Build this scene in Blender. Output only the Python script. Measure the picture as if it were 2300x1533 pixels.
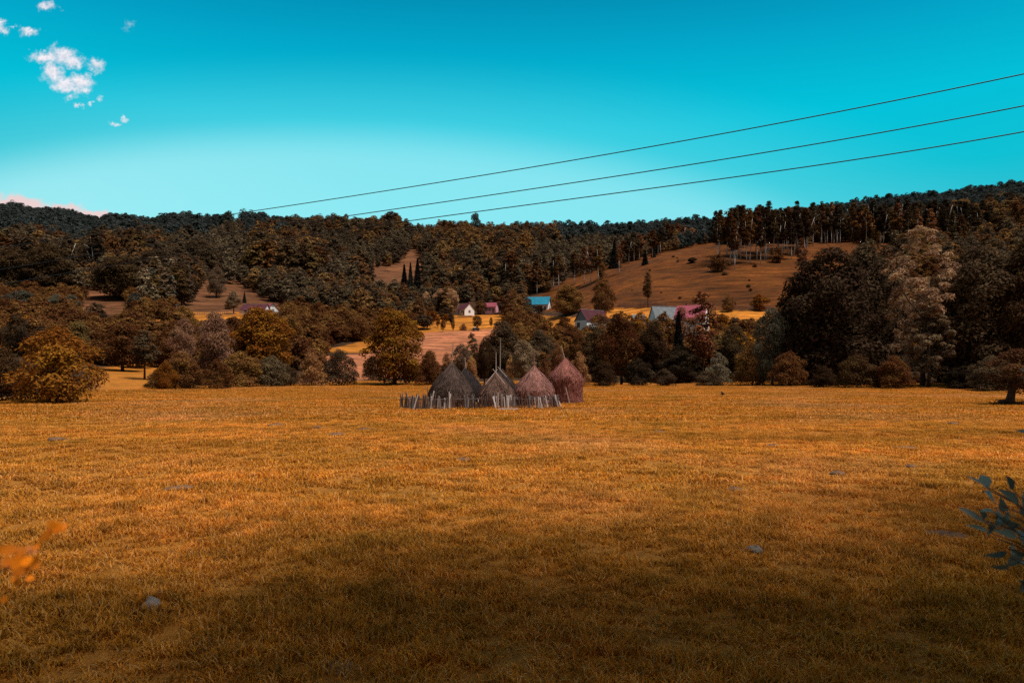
import bpy, math, random
import numpy as np
from mathutils import Vector

for o in list(bpy.data.objects):
    bpy.data.objects.remove(o)
sc = bpy.context.scene
COL = sc.collection
R = math.radians
F = 1533.3            # focal length in photo pixels
CX, HV, EYE = 1150.0, 835.0, 2.6

# ------------------------------------------------------------------ camera
cd = bpy.data.cameras.new('camera')
cam = bpy.data.objects.new('camera', cd)
COL.objects.link(cam)
cam.location = (0, 0, EYE)
cam.rotation_euler = (R(90), 0, 0)
cd.lens = 24.0
cd.sensor_width = 36.0
cd.shift_y = (HV - 766.5) / 2300.0
cd.clip_start = 0.05
cd.clip_end = 6000
cd.dof.use_dof = True
cd.dof.focus_distance = 60
cd.dof.aperture_fstop = 4.2
sc.camera = cam

# ------------------------------------------------------------------ render / exposure
sc.render.engine = 'CYCLES'
sc.view_settings.view_transform = 'Standard'
sc.view_settings.look = 'None'
sc.view_settings.exposure = 0.22
sc.view_settings.gamma = 1
cy = sc.cycles
cy.use_denoising = False
cy.max_bounces = 5
cy.diffuse_bounces = 3
cy.glossy_bounces = 2
cy.transmission_bounces = 3
cy.transparent_max_bounces = 6
cy.sample_clamp_indirect = 4

# ------------------------------------------------------------------ sun + sky
SUN_EL, SUN_AZ = 67.0, 120.0        # azimuth clockwise from +Y (the view direction)
sd = bpy.data.lights.new('sun', 'SUN')
sd.energy = 4.8
sd.angle = R(22)
sd.color = (1.0, 0.90, 0.80)
sun = bpy.data.objects.new('sun', sd)
COL.objects.link(sun)
to_sun = Vector((math.sin(R(SUN_AZ)) * math.cos(R(SUN_EL)), math.cos(R(SUN_AZ)) * math.cos(R(SUN_EL)), math.sin(R(SUN_EL))))
sun.rotation_euler = to_sun.to_track_quat('Z', 'Y').to_euler()
sun.location = to_sun * 200


class NT:
    """small helper to wire node trees"""
    def __init__(self, tree):
        self.t = tree
        tree.nodes.clear()

    def n(self, typ, ins=None, **props):
        nd = self.t.nodes.new(typ)
        for k, v in props.items():
            setattr(nd, k, v)
        for k, v in (ins or {}).items():
            s = nd.inputs[k]
            if isinstance(v, tuple) and len(v) == 2 and hasattr(v[0], 'outputs'):
                self.t.links.new(v[0].outputs[v[1]], s)
            elif hasattr(v, 'outputs'):
                self.t.links.new(v.outputs[0], s)
            else:
                s.default_value = v
        return nd

    def math(self, op, a, b=None, c=None, clamp=False):
        ins = {0: a}
        if b is not None:
            ins[1] = b
        if c is not None:
            ins[2] = c
        return self.n('ShaderNodeMath', ins, operation=op, use_clamp=clamp)

    def mix(self, fac, a, b, blend='MIX'):
        nd = self.t.nodes.new('ShaderNodeMix')
        nd.data_type = 'RGBA'
        nd.blend_type = blend
        for i, v in ((0, fac), (6, a), (7, b)):
            s = nd.inputs[i]
            if isinstance(v, tuple) and len(v) == 2 and hasattr(v[0], 'outputs'):
                self.t.links.new(v[0].outputs[v[1]], s)
            elif hasattr(v, 'outputs'):
                self.t.links.new(v.outputs[2] if v.bl_idname == 'ShaderNodeMix' else v.outputs[0], s)
            else:
                s.default_value = v if i == 0 else (tuple(v) + (1,))[:4]
        return nd

    def ramp(self, fac, stops, interp='LINEAR'):
        nd = self.t.nodes.new('ShaderNodeValToRGB')
        nd.color_ramp.interpolation = interp
        e = nd.color_ramp.elements
        while len(e) > 1:
            e.remove(e[-1])
        e[0].position = stops[0][0]
        e[0].color = tuple(stops[0][1]) + (1,)
        for p, c in stops[1:]:
            x = e.new(p)
            x.color = tuple(c) + (1,)
        if fac is not None:
            self.link(fac, nd.inputs[0])
        return nd

    def link(self, a, s):
        if isinstance(a, tuple):
            self.t.links.new(a[0].outputs[a[1]], s)
        else:
            self.t.links.new(a.outputs[2] if a.bl_idname == 'ShaderNodeMix' else a.outputs[0], s)


def smooth(nt, x, lo, hi, to0=0.0, to1=1.0):
    return nt.n('ShaderNodeMapRange', {0: x, 1: lo, 2: hi, 3: to0, 4: to1}, interpolation_type='SMOOTHSTEP')


def build_world():
    w = bpy.data.worlds.new('World')
    sc.world = w
    w.use_nodes = True
    nt = NT(w.node_tree)
    tc = nt.n('ShaderNodeTexCoord')
    sep = nt.n('ShaderNodeSeparateXYZ', {0: (tc, 'Generated')})
    ys = nt.math('MAXIMUM', (sep, 1), 0.02)
    a = nt.math('DIVIDE', (sep, 0), ys)          # tangent of bearing
    b = nt.math('DIVIDE', (sep, 2), ys)          # tangent of elevation
    nishita = nt.n('ShaderNodeTexSky', sky_type='NISHITA', sun_disc=False, sun_elevation=R(SUN_EL),
                   sun_rotation=R(SUN_AZ), air_density=1.4, dust_density=0.6, ozone_density=3.0)
    base = nt.ramp((sep, 2), [(0.0, (0.10, 0.54, 0.62)), (0.17, (0.04, 0.50, 0.60)), (0.25, (0.004, 0.50, 0.62)),
                              (0.33, (0.0, 0.50, 0.66)), (0.43, (0.0, 0.32, 0.52)), (0.50, (0.0, 0.22, 0.40)),
                              (0.62, (0.10, 0.18, 0.24)), (0.8, (0.24, 0.22, 0.22)), (1.0, (0.34, 0.29, 0.26))])
    # pale glow low over the hills, towards the left of the valley
    ga = nt.math('MULTIPLY', nt.math('SUBTRACT', a, -0.29), 0.54)
    gb = nt.math('MULTIPLY', nt.math('SUBTRACT', b, 0.10), 1.75)
    rr = nt.math('SQRT', nt.math('ADD', nt.math('MULTIPLY', ga, ga), nt.math('MULTIPLY', gb, gb)))
    front = smooth(nt, (sep, 1), 0.1, 0.5)
    g1 = nt.math('MULTIPLY', smooth(nt, rr, 0.66, 0.18), front)
    g2 = nt.math('MULTIPLY', smooth(nt, rr, 0.485, 0.36), front)
    col = nt.mix(nt.math('MULTIPLY', g1, 0.62), base, (0.30, 0.90, 0.95))
    col = nt.mix(nt.math('MULTIPLY', g2, 0.42), col, (0.60, 0.98, 1.0))
    # deep teal top, brighter around the middle
    ctr = smooth(nt, nt.math('ABSOLUTE', nt.math('SUBTRACT', a, 0.0)), 0.95, 0.1)
    col = nt.mix(nt.math('MULTIPLY', nt.math('MULTIPLY', ctr, smooth(nt, b, 0.62, 0.30)), 0.30), col, (0.0, 0.66, 0.80))
    # warm dim tone made up for the unseen rear sky, balancing teal ambient
    rear = nt.math('MULTIPLY', smooth(nt, (sep, 1), 0.15, -0.45), smooth(nt, (sep, 2), 0.0, 0.06))
    col = nt.mix(nt.math('MULTIPLY', rear, 0.9), col, (0.17, 0.12, 0.085))
    # ---- clouds: soft blobs broken up by noise, in directions of the sky
    pv = nt.n('ShaderNodeCombineXYZ', {0: a, 1: b, 2: 0.0})
    warp = nt.n('ShaderNodeTexNoise', {'Vector': pv, 'Scale': 46.0, 'Detail': 6.0, 'Roughness': 0.68})
    wv = nt.n('ShaderNodeVectorMath', {0: (warp, 'Color'), 1: (0.5, 0.5, 0.5)}, operation='SUBTRACT')
    ws = nt.n('ShaderNodeVectorMath', {0: wv, 3: 0.036}, operation='SCALE')
    pw = nt.n('ShaderNodeVectorMath', {0: pv, 1: ws}, operation='ADD')

    def blobs(lst):
        acc = None
        for (u, v, ru, rv, wgt) in lst:
            c = ((u - CX) / F, (HV - v) / F, 0)
            s = (F / ru, F / rv, 0)
            d = nt.n('ShaderNodeVectorMath', {0: pw, 1: c}, operation='SUBTRACT')
            m = nt.n('ShaderNodeVectorMath', {0: d, 1: s}, operation='MULTIPLY')
            l = nt.n('ShaderNodeVectorMath', {0: m}, operation='LENGTH')
            k = nt.n('ShaderNodeMapRange', {0: (l, 'Value'), 1: 1.8, 2: 0.0, 3: 0.0, 4: wgt})
            acc = k if acc is None else nt.math('MAXIMUM', acc, k)
        return acc
    puffs = blobs([(102, 128, 34, 13, 1), (140, 124, 34, 20, 1), (165, 138, 26, 18, 1), (120, 165, 26, 26, 1), (145, 190, 34, 16, 1),
                   (180, 188, 26, 22, 1), (216, 148, 19, 17, 1), (160, 216, 18, 10, .75), (192, 206, 12, 9, .8), (178, 239, 11, 6, .8),
                   (205, 232, 8, 7, .75), (226, 220, 8, 7, .6), (258, 281, 13, 6, .8), (279, 272, 10, 8, .8), (108, 15, 22, 12, .95),
                   (66, 68, 26, 10, .85), (6, 66, 14, 16, .9), (3, 45, 10, 9, .8), (290, 58, 22, 24, .42), (30, 60, 12, 4, .6)])
    det = nt.n('ShaderNodeTexNoise', {'Vector': pv, 'Scale': 95.0, 'Detail': 5.0, 'Roughness': 0.62})
    dens = nt.math('ADD', puffs, nt.math('MULTIPLY', nt.math('SUBTRACT', (det, 0), 0.5), 0.8))
    cm = smooth(nt, dens, 0.26, 0.92)
    ccol = nt.mix(smooth(nt, (det, 0), 0.35, 0.68), (0.72, 0.70, 0.78), (0.98, 0.90, 0.94))
    col = nt.mix(nt.math('MULTIPLY', cm, 0.93), col, ccol)
    bank = blobs([(-120, 452, 130, 26, 1), (20, 468, 80, 24, 1), (110, 478, 80, 17, 1), (190, 490, 60, 14, 1), (255, 496, 26, 11, 1), (230, 480, 12, 5, .6)])
    bm = smooth(nt, nt.math('ADD', bank, nt.math('MULTIPLY', nt.math('SUBTRACT', (det, 0), 0.5), 0.25)), 0.22, 0.55)
    col = nt.mix(nt.math('MULTIPLY', bm, 0.9), col, (0.86, 0.60, 0.58))
    up = smooth(nt, (sep, 2), -0.02, 0.0)
    col = nt.mix(up, (0.03, 0.03, 0.03), col)
    # clouds cover only the front half of the sky, the Nishita sky stays mixed in everywhere
    c10 = nt.n('ShaderNodeVectorMath', {0: (col, 2), 3: 10.0}, operation='SCALE')
    fin = nt.mix(0.995, nishita, c10)
    bg = nt.n('ShaderNodeBackground', {0: (fin, 2), 1: SKY})
    out = nt.n('ShaderNodeOutputWorld')
    nt.t.links.new(bg.outputs[0], out.inputs[0])


SKY = 0.089
build_world()

# ------------------------------------------------------------------ generic helpers
rng = np.random.default_rng(7)
random.seed(7)


def tag(o, label=None, cat=None, group=None, kind=None):
    if label: o['label'] = label
    if cat: o['category'] = cat
    if group: o['group'] = group
    if kind: o['kind'] = kind
    return o


def obj(name, me, parent=None, loc=(0, 0, 0), color=None):
    o = bpy.data.objects.new(name, me)
    COL.objects.link(o)
    o.location = loc
    if parent is not None:
        o.parent = parent
    if color is not None:
        o.color = tuple(color) + (1,)
    return o


def mesh(name, verts, faces, mats=(), mi=None, smooth_=False):
    me = bpy.data.meshes.new(name)
    me.from_pydata(verts, [], faces)
    for m in mats:
        me.materials.append(m)
    if mi is not None:
        me.polygons.foreach_set('material_index', np.asarray(mi, dtype=np.int32))
    if smooth_:
        me.polygons.foreach_set('use_smooth', np.ones(len(me.polygons), dtype=bool))
    me.update()
    return me


class MB:
    """collects boxes / tubes / polygons into one mesh"""
    def __init__(self):
        self.v, self.f, self.m = [], [], []

    def add(self, vs, fs, m=0):
        k = len(self.v)
        self.v += [tuple(x) for x in vs]
        self.f += [tuple(i + k for i in f) for f in fs]
        self.m += [m] * len(fs)

    def box(self, c, s, m=0, rz=0.0):
        x, y, z = s[0] / 2, s[1] / 2, s[2] / 2
        cr, sr = math.cos(rz), math.sin(rz)
        vs = []
        for dx, dy, dz in ((-x, -y, -z), (x, -y, -z), (x, y, -z), (-x, y, -z), (-x, -y, z), (x, -y, z), (x, y, z), (-x, y, z)):
            vs.append((c[0] + dx * cr - dy * sr, c[1] + dx * sr + dy * cr, c[2] + dz))
        self.add(vs, [(3, 2, 1, 0), (4, 5, 6, 7), (0, 1, 5, 4), (1, 2, 6, 5), (2, 3, 7, 6), (3, 0, 4, 7)], m)

    def tube(self, pts, rad, n=6, m=0, cap=True):
        pts = [Vector(p) for p in pts]
        rings = []
        for i, p in enumerate(pts):
            t = (pts[min(i + 1, len(pts) - 1)] - pts[max(i - 1, 0)])
            t = t.normalized() if t.length > 1e-9 else Vector((0, 0, 1))
            a = t.cross(Vector((0.31, 0.95, 0.05)))
            if a.length < 1e-3: a = t.cross(Vector((1, 0, 0)))
            a.normalize()
            b = t.cross(a)
            r = rad[i] if hasattr(rad, '__len__') else rad
            rings.append([p + a * (r * math.cos(2 * math.pi * k / n)) + b * (r * math.sin(2 * math.pi * k / n)) for k in range(n)])
        vs = [q for rg in rings for q in rg]
        fs = []
        for i in range(len(rings) - 1):
            for k in range(n):
                fs.append((i * n + k, i * n + (k + 1) % n, (i + 1) * n + (k + 1) % n, (i + 1) * n + k))
        if cap:
            fs.append(tuple(range(n))[::-1])
            fs.append(tuple((len(rings) - 1) * n + k for k in range(n)))
        self.add(vs, fs, m)

    def mesh(self, name, mats, smooth_=False):
        return mesh(name, self.v, self.f, mats, self.m, smooth_)


def px(u, v, Y):
    return Vector(((u - CX) / F * Y, Y, EYE + (HV - v) / F * Y))


# ------------------------------------------------------------------ materials
def mat(name, fn):
    m = bpy.data.materials.new(name)
    m.use_nodes = True
    nt = NT(m.node_tree)
    out = nt.n('ShaderNodeOutputMaterial')
    s = fn(nt)
    nt.t.links.new(s.outputs[0], out.inputs[0])
    return m


def plain(name, c, rough=0.85, var=0.25, scale=3.0, bump=0.0, stretch=(1, 1, 1), spec=0.2):
    def fn(nt):
        tc = nt.n('ShaderNodeTexCoord')
        mp = nt.n('ShaderNodeMapping', {0: (tc, 'Object'), 3: stretch})
        no = nt.n('ShaderNodeTexNoise', {'Vector': mp, 'Scale': scale, 'Detail': 5.0, 'Roughness': 0.65})
        v = nt.n('ShaderNodeMapRange', {0: (no, 0), 1: 0.25, 2: 0.75, 3: 1 - var, 4: 1 + var})
        hs = nt.n('ShaderNodeHueSaturation', {'Value': v, 'Color': tuple(c) + (1,)})
        b = nt.n('ShaderNodeBsdfPrincipled', {'Base Color': hs, 'Roughness': rough, 'Specular IOR Level': spec})
        if bump:
            bp = nt.n('ShaderNodeBump', {'Height': (no, 0), 'Strength': bump, 'Distance': 0.05})
            nt.t.links.new(bp.outputs[0], b.inputs['Normal'])
        return b
    return mat(name, fn)


def foliage_fn(nt):
    """leaf colour = the tree's own colour (object colour), each leaf and each tree a little different"""
    oi = nt.n('ShaderNodeObjectInfo')
    ge = nt.n('ShaderNodeNewGeometry')
    no = nt.n('ShaderNodeTexNoise', {'Vector': (ge, 'Position'), 'Scale': 0.45, 'Detail': 2.0})
    isl = nt.math('POWER', (ge, 'Random Per Island'), 1.6)
    v = nt.math('MULTIPLY_ADD', isl, 0.55, 0.74)
    v2 = nt.math('MULTIPLY', v, nt.n('ShaderNodeMapRange', {0: (no, 0), 1: 0.3, 2: 0.7, 3: 0.7, 4: 1.3}))
    v3 = nt.math('MULTIPLY', v2, nt.n('ShaderNodeMapRange', {0: (oi, 'Random'), 1: 0.0, 2: 1.0, 3: 0.62, 4: 1.5}))
    h = nt.n('ShaderNodeMapRange', {0: (no, 0), 1: 0.3, 2: 0.7, 3: 0.485, 4: 0.515})
    h2 = nt.math('ADD', h, nt.math('MULTIPLY', nt.math('SUBTRACT', (oi, 'Random'), 0.5), 0.025))
    hs = nt.n('ShaderNodeHueSaturation', {'Hue': h2, 'Value': v3, 'Color': (oi, 'Color')})
    d = nt.n('ShaderNodeBsdfDiffuse', {0: hs})
    t = nt.n('ShaderNodeBsdfTranslucent', {0: hs})
    return nt.n('ShaderNodeMixShader', {0: 0.22, 1: d, 2: t})


M = {}
M['leaf'] = mat('foliage', foliage_fn)
M['bark'] = plain('dark_bark', (0.055, 0.036, 0.026), var=0.5, scale=4, stretch=(3, 3, .5))
M['palebark'] = plain('pale_bark', (0.20, 0.15, 0.12), var=0.4, scale=3, stretch=(2, 2, .5))


def birch_fn(nt):
    tc = nt.n('ShaderNodeTexCoord')
    mp = nt.n('ShaderNodeMapping', {0: (tc, 'Object'), 3: (1.0, 1.0, 2.2)})
    no = nt.n('ShaderNodeTexNoise', {'Vector': mp, 'Scale': 1.1, 'Detail': 4.0, 'Roughness': 0.7})
    c = nt.mix(smooth(nt, (no, 0), 0.56, 0.66), (0.56, 0.51, 0.48), (0.06, 0.045, 0.04))
    return nt.n('ShaderNodeBsdfPrincipled', {'Base Color': (c, 2), 'Roughness': 0.8})


M['birch'] = mat('birch_bark', birch_fn)
M['pole'] = plain('weathered_pole_wood', (0.30, 0.23, 0.19), var=0.4, scale=3, stretch=(2, 2, .4))
M['reddishpole'] = plain('reddish_pole_wood', (0.22, 0.09, 0.08), var=0.3, scale=3)
M['stake_grey'] = plain('weathered_stake', (0.16, 0.14, 0.135), var=0.5, scale=5, stretch=(4, 4, .6), bump=.4)
M['stake_dark'] = plain('dark_stake', (0.075, 0.06, 0.06), var=0.5, scale=5, stretch=(4, 4, .6), bump=.4)
M['stake_brown'] = plain('brown_stake', (0.13, 0.075, 0.055), var=0.5, scale=5, stretch=(4, 4, .6), bump=.4)
M['stake_white'] = plain('bleached_stake', (0.52, 0.47, 0.46), var=0.35, scale=5, stretch=(4, 4, .6), bump=.3)
M['white'] = plain('whitewash', (0.80, 0.78, 0.76), var=0.10, scale=1.2)
M['pinkwall'] = plain('pink_plaster', (0.62, 0.30, 0.36), var=0.12, scale=1.2)
M['woodwall'] = plain('grey_boards', (0.24, 0.23, 0.23), var=0.45, scale=1.2, stretch=(5, 5, .2))
M['teal'] = plain('turquoise_paint', (0.10, 0.42, 0.40), var=0.2)
M['glass'] = plain('dark_window_glass', (0.03, 0.035, 0.04), rough=0.15, var=0.1, spec=0.5)
M['brick'] = plain('red_brick', (0.36, 0.13, 0.12), var=0.25, scale=4)
M['dark'] = plain('dark_painted_metal', (0.035, 0.035, 0.04), var=0.3)
M['wire'] = plain('black_cable', (0.018, 0.02, 0.022), var=0.1, rough=0.6)
M['stone'] = plain('grey_stone', (0.17, 0.145, 0.13), var=0.4, scale=9, bump=.6)
M['soil'] = plain('bare_soil', (0.13, 0.07, 0.04), var=0.5, scale=7, bump=.8)
M['tarp'] = plain('white_sheet', (0.75, 0.76, 0.78), var=0.12)


def roof_mat(name, c, ribs):
    def fn(nt):
        tc = nt.n('ShaderNodeTexCoord')
        w = nt.n('ShaderNodeTexWave', {'Vector': (tc, 'Object'), 'Scale': ribs, 'Distortion': 0.4, 'Detail': 2.0}, bands_direction='X')
        no = nt.n('ShaderNodeTexNoise', {'Vector': (tc, 'Object'), 'Scale': 0.7, 'Detail': 5.0, 'Roughness': .7})
        v = nt.math('MULTIPLY', nt.n('ShaderNodeMapRange', {0: (w, 1), 3: 0.75, 4: 1.15}), nt.n('ShaderNodeMapRange', {0: (no, 0), 1: .3, 2: .7, 3: 0.7, 4: 1.3}))
        hs = nt.n('ShaderNodeHueSaturation', {'Value': v, 'Color': tuple(c) + (1,)})
        bp = nt.n('ShaderNodeBump', {'Height': (w, 1), 'Strength': .4, 'Distance': 0.06})
        return nt.n('ShaderNodeBsdfPrincipled', {'Base Color': hs, 'Roughness': 0.9, 'Specular IOR Level': 0.08, 'Normal': bp})
    return mat(name, fn)


M['roof_maroon'] = roof_mat('maroon_sheet_roof', (0.07, 0.024, 0.032), 1.2)
M['roof_darkmaroon'] = roof_mat('dark_maroon_roof', (0.085, 0.028, 0.042), 1.5)
M['roof_blue'] = roof_mat('blue_sheet_roof', (0.02, 0.19, 0.30), 1.0)
M['roof_grey'] = roof_mat('grey_slate_roof', (0.15, 0.17, 0.19), 1.6)
M['roof_pink'] = roof_mat('red_pink_tile_roof', (0.30, 0.075, 0.11), 1.5)
M['roof_red'] = roof_mat('red_tile_roof', (0.27, 0.07, 0.10), 1.5)
M['roof_light'] = plain('pale_roof_trim', (0.42, 0.36, 0.40), var=.15)


# ------------------------------------------------------------------ terrain
COLS = {
    -600: [(60, 901), (110, 850), (170, 800), (250, 730), (340, 660), (700, 530), (1250, 470), (1500, 485)],
    0: [(58, 903.7), (110, 838), (170, 785), (250, 706), (340, 655), (480, 600), (700, 545), (1250, 482), (1500, 497)],
    300: [(88, 880), (140, 838), (190, 787), (250, 727), (290, 697), (350, 652), (600, 565), (1200, 510), (1450, 525)],
    600: [(120, 868), (170, 828), (230, 765), (300, 706), (420, 645), (700, 565), (1000, 508), (1300, 532)],
    900: [(147, 862), (175, 845), (220, 802), (300, 747), (360, 716), (430, 680), (620, 605), (950, 522), (1200, 545)],
    1200: [(147, 862), (175, 845), (240, 785), (330, 722), (400, 697), (500, 640), (800, 565), (1100, 528), (1300, 545)],
    1400: [(147, 862), (170, 845), (230, 775), (262, 733), (300, 692), (360, 638), (430, 598), (500, 606), (800, 570), (1200, 526), (1400, 540)],
    1600: [(147, 862), (165, 850), (215, 785), (250, 740), (290, 692), (350, 622), (440, 546), (500, 566), (800, 556), (1300, 512), (1500, 525)],
    1900: [(135, 864.5), (150, 850), (190, 800), (250, 724), (280, 692), (360, 602), (440, 545), (520, 556), (800, 520), (1200, 481), (1500, 500)],
    2300: [(93, 878), (110, 858), (170, 800), (240, 720), (310, 640), (420, 560), (650, 505), (1200, 432), (1500, 450)],
    2900: [(93, 878), (110, 858), (170, 800), (240, 720), (310, 640), (420, 545), (650, 480), (1200, 402), (1500, 420)],
}
TY = np.arange(0, 1901, 2.0)
TU = np.arange(-1500, 3801, 25.0)


def _gauss(a, s, axis):
    k = np.arange(-int(3 * s), int(3 * s) + 1)
    w = np.exp(-0.5 * (k / s) ** 2)
    w /= w.sum()
    pad = [(0, 0), (0, 0)]
    pad[axis] = (len(k) // 2, len(k) // 2)
    b = np.pad(a, pad, mode='edge')
    return np.apply_along_axis(lambda r: np.convolve(r, w, 'valid'), axis, b)


def _terrain():
    us = sorted(COLS)
    zs = []
    for u in us:
        k = COLS[u]
        Y = np.array([0.0, k[0][0] * 0.8] + [p[0] for p in k] + [1900.0])
        z = [0.0, 0.0] + [EYE + (HV - p[1]) / F * p[0] for p in k]
        z.append(z[-1] - 60)
        zs.append(np.interp(TY, Y, np.array(z)))
    zs = np.array(zs)
    out = np.empty((len(TU), len(TY)))
    for j in range(len(TY)):
        out[:, j] = np.interp(TU, us, zs[:, j])
    out = _gauss(out, 4.0, 1)
    out = _gauss(out, 2.2, 0)
    return out


TZ = _terrain()


def ground(x, y):
    x = np.asarray(x, float)
    y = np.asarray(y, float)
    u = CX + F * x / np.maximum(y, 30.0)
    iu = np.clip((u - TU[0]) / 25.0, 0, len(TU) - 1.001)
    iy = np.clip(y / 2.0, 0, len(TY) - 1.001)
    a, b = iu.astype(int), iy.astype(int)
    fu, fy = iu - a, iy - b
    z = (TZ[a, b] * (1 - fu) + TZ[a + 1, b] * fu) * (1 - fy) + (TZ[a, b + 1] * (1 - fu) + TZ[a + 1, b + 1] * fu) * fy
    k = np.clip((y - 60) / 200, 0, 1)
    bump = np.sin(x * .11 + 1.3 * np.sin(y * .05)) * np.sin(y * .09 + 1.7 * np.sin(x * .043)) * (0.10 + 0.9 * k)
    near = (np.sin(x * .7 + np.sin(y * .45)) * np.sin(y * .6 + np.sin(x * .38)) * 0.05 + np.sin(x * 1.9 + 2 * np.sin(y * .9)) * np.sin(y * 1.5) * .02)
    return z + bump * .8 + near * np.clip((y - 2) / 6, 0, 1)


def gz(x, y):
    return float(ground(np.array([x]), np.array([y]))[0])


def hit(u, v, ymin=20):
    """depth at which the ground shows at photo pixel (u, v)"""
    Y = np.arange(ymin, 1500, 0.5)
    vv = HV - (ground((u - CX) / F * Y, Y) - EYE) / Y * F
    i = np.nonzero(vv <= v)[0]
    return float(Y[i[0]]) if len(i) else 1200.0


def in_poly(u, v, P):
    P = np.asarray(P, float)
    x, y = np.asarray(u, float), np.asarray(v, float)
    c = np.zeros(x.shape, bool)
    j = len(P) - 1
    for i in range(len(P)):
        xi, yi, xj, yj = P[i, 0], P[i, 1], P[j, 0], P[j, 1]
        if yi != yj:
            c ^= ((yi > y) != (yj > y)) & (x < (xj - xi) * (y - yi) / (yj - yi) + xi)
        j = i
    return c


EDGE_U = [-600, 0, 300, 600, 900, 1600, 1900, 2300, 2900]
EDGE_Y = [60, 60, 90, 121, 148, 148, 136, 94, 94]
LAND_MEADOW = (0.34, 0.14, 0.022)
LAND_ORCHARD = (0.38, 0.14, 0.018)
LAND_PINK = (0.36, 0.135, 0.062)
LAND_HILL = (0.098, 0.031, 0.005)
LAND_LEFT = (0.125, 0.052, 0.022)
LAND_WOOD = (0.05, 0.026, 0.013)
ZONES = [   # outline of each kind of land as it lies in the view, and its colour
    (LAND_HILL, [(1180, 700), (1210, 664), (1290, 618), (1400, 580), (1600, 535), (1900, 520), (2000, 545), (2010, 600), (1800, 700)]),
    (LAND_LEFT, [(150, 720), (180, 630), (330, 640), (480, 560), (640, 650), (640, 712), (300, 700)]),
    (LAND_LEFT, [(780, 660), (830, 580), (960, 530), (1010, 600), (960, 690)]),
    (LAND_ORCHARD, [(900, 752), (980, 708), (1160, 706), (1300, 712), (1300, 745), (1110, 738), (960, 746), (830, 792), (700, 792), (820, 764)]),
    (LAND_PINK, [(820, 794), (960, 746), (1110, 738), (1180, 745), (1180, 830), (700, 860), (690, 800)]),
    (LAND_ORCHARD, [(200, 905), (220, 826), (420, 800), (420, 870), (330, 890)]),
    (LAND_ORCHARD, [(330, 722), (340, 700), (540, 700), (560, 716), (440, 722)]),
    (LAND_ORCHARD, [(1340, 712), (1380, 692), (1560, 692), (1560, 720), (1380, 716)]),
    (LAND_ORCHARD, [(1580, 770), (1600, 698), (1830, 696), (1830, 720), (1700, 770)]),
]


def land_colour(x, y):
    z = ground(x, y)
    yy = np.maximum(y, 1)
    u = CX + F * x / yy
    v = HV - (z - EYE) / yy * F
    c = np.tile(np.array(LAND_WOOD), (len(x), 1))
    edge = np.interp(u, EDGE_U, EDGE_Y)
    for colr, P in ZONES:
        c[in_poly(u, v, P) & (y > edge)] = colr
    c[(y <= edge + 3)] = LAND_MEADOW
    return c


def ground_fn(nt):
    at = nt.n('ShaderNodeAttribute', attribute_name='land')
    ge = nt.n('ShaderNodeNewGeometry')
    mp = nt.n('ShaderNodeMapping', {0: (ge, 'Position'), 3: (.5, 1, 1)})
    n1 = nt.n('ShaderNodeTexNoise', {'Vector': (ge, 'Position'), 'Scale': 0.16, 'Detail': 5.0, 'Roughness': 0.62})
    n2 = nt.n('ShaderNodeTexNoise', {'Vector': mp, 'Scale': 1.1, 'Detail': 6.0, 'Roughness': 0.72})
    n3 = nt.n('ShaderNodeTexNoise', {'Vector': (ge, 'Position'), 'Scale': 7.0, 'Detail': 4.0, 'Roughness': 0.7})
    v = nt.math('MULTIPLY', nt.n('ShaderNodeMapRange', {0: (n1, 0), 1: .3, 2: .7, 3: .78, 4: 1.2}), nt.n('ShaderNodeMapRange', {0: (n2, 0), 1: .3, 2: .7, 3: .62, 4: 1.32}))
    mp4 = nt.n('ShaderNodeMapping', {0: (ge, 'Position'), 3: (.045, .30, .55)})
    n4 = nt.n('ShaderNodeTexNoise', {'Vector': mp4, 'Scale': 1.0, 'Detail': 6.0, 'Roughness': 0.66, 'Distortion': 0.6})
    n5 = nt.n('ShaderNodeTexNoise', {'Vector': (ge, 'Position'), 'Scale': 0.035, 'Detail': 4.0})
    up_ = nt.n('ShaderNodeMapRange', {0: (nt.n('ShaderNodeSeparateXYZ', {0: (ge, 'Position')}), 1), 1: 150., 2: 240., 3: 0., 4: 1.})
    tv = nt.math('MULTIPLY', nt.n('ShaderNodeMapRange', {0: (n4, 0), 1: .34, 2: .66, 3: .34, 4: 1.6}), nt.n('ShaderNodeMapRange', {0: (n5, 0), 1: .3, 2: .7, 3: .7, 4: 1.3}))
    tv = nt.n('ShaderNodeMix', {0: up_, 2: 1.0, 3: tv})
    v = nt.math('MULTIPLY', v, tv)
    v = nt.math('MULTIPLY', v, nt.n('ShaderNodeMapRange', {0: (n3, 0), 1: .3, 2: .7, 3: .75, 4: 1.2}))
    h = nt.n('ShaderNodeMapRange', {0: (n1, 0), 1: .3, 2: .7, 3: .505, 4: .494})
    hs = nt.n('ShaderNodeHueSaturation', {'Hue': h, 'Value': v, 'Color': (at, 'Color')})
    bp = nt.n('ShaderNodeBump', {'Height': nt.math('ADD', (n2, 0), nt.math('MULTIPLY', (n3, 0), .4)), 'Strength': .8, 'Distance': 0.5})
    return nt.n('ShaderNodeBsdfPrincipled', {'Base Color': hs, 'Roughness': 0.95, 'Specular IOR Level': 0.1, 'Normal': bp})


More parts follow.
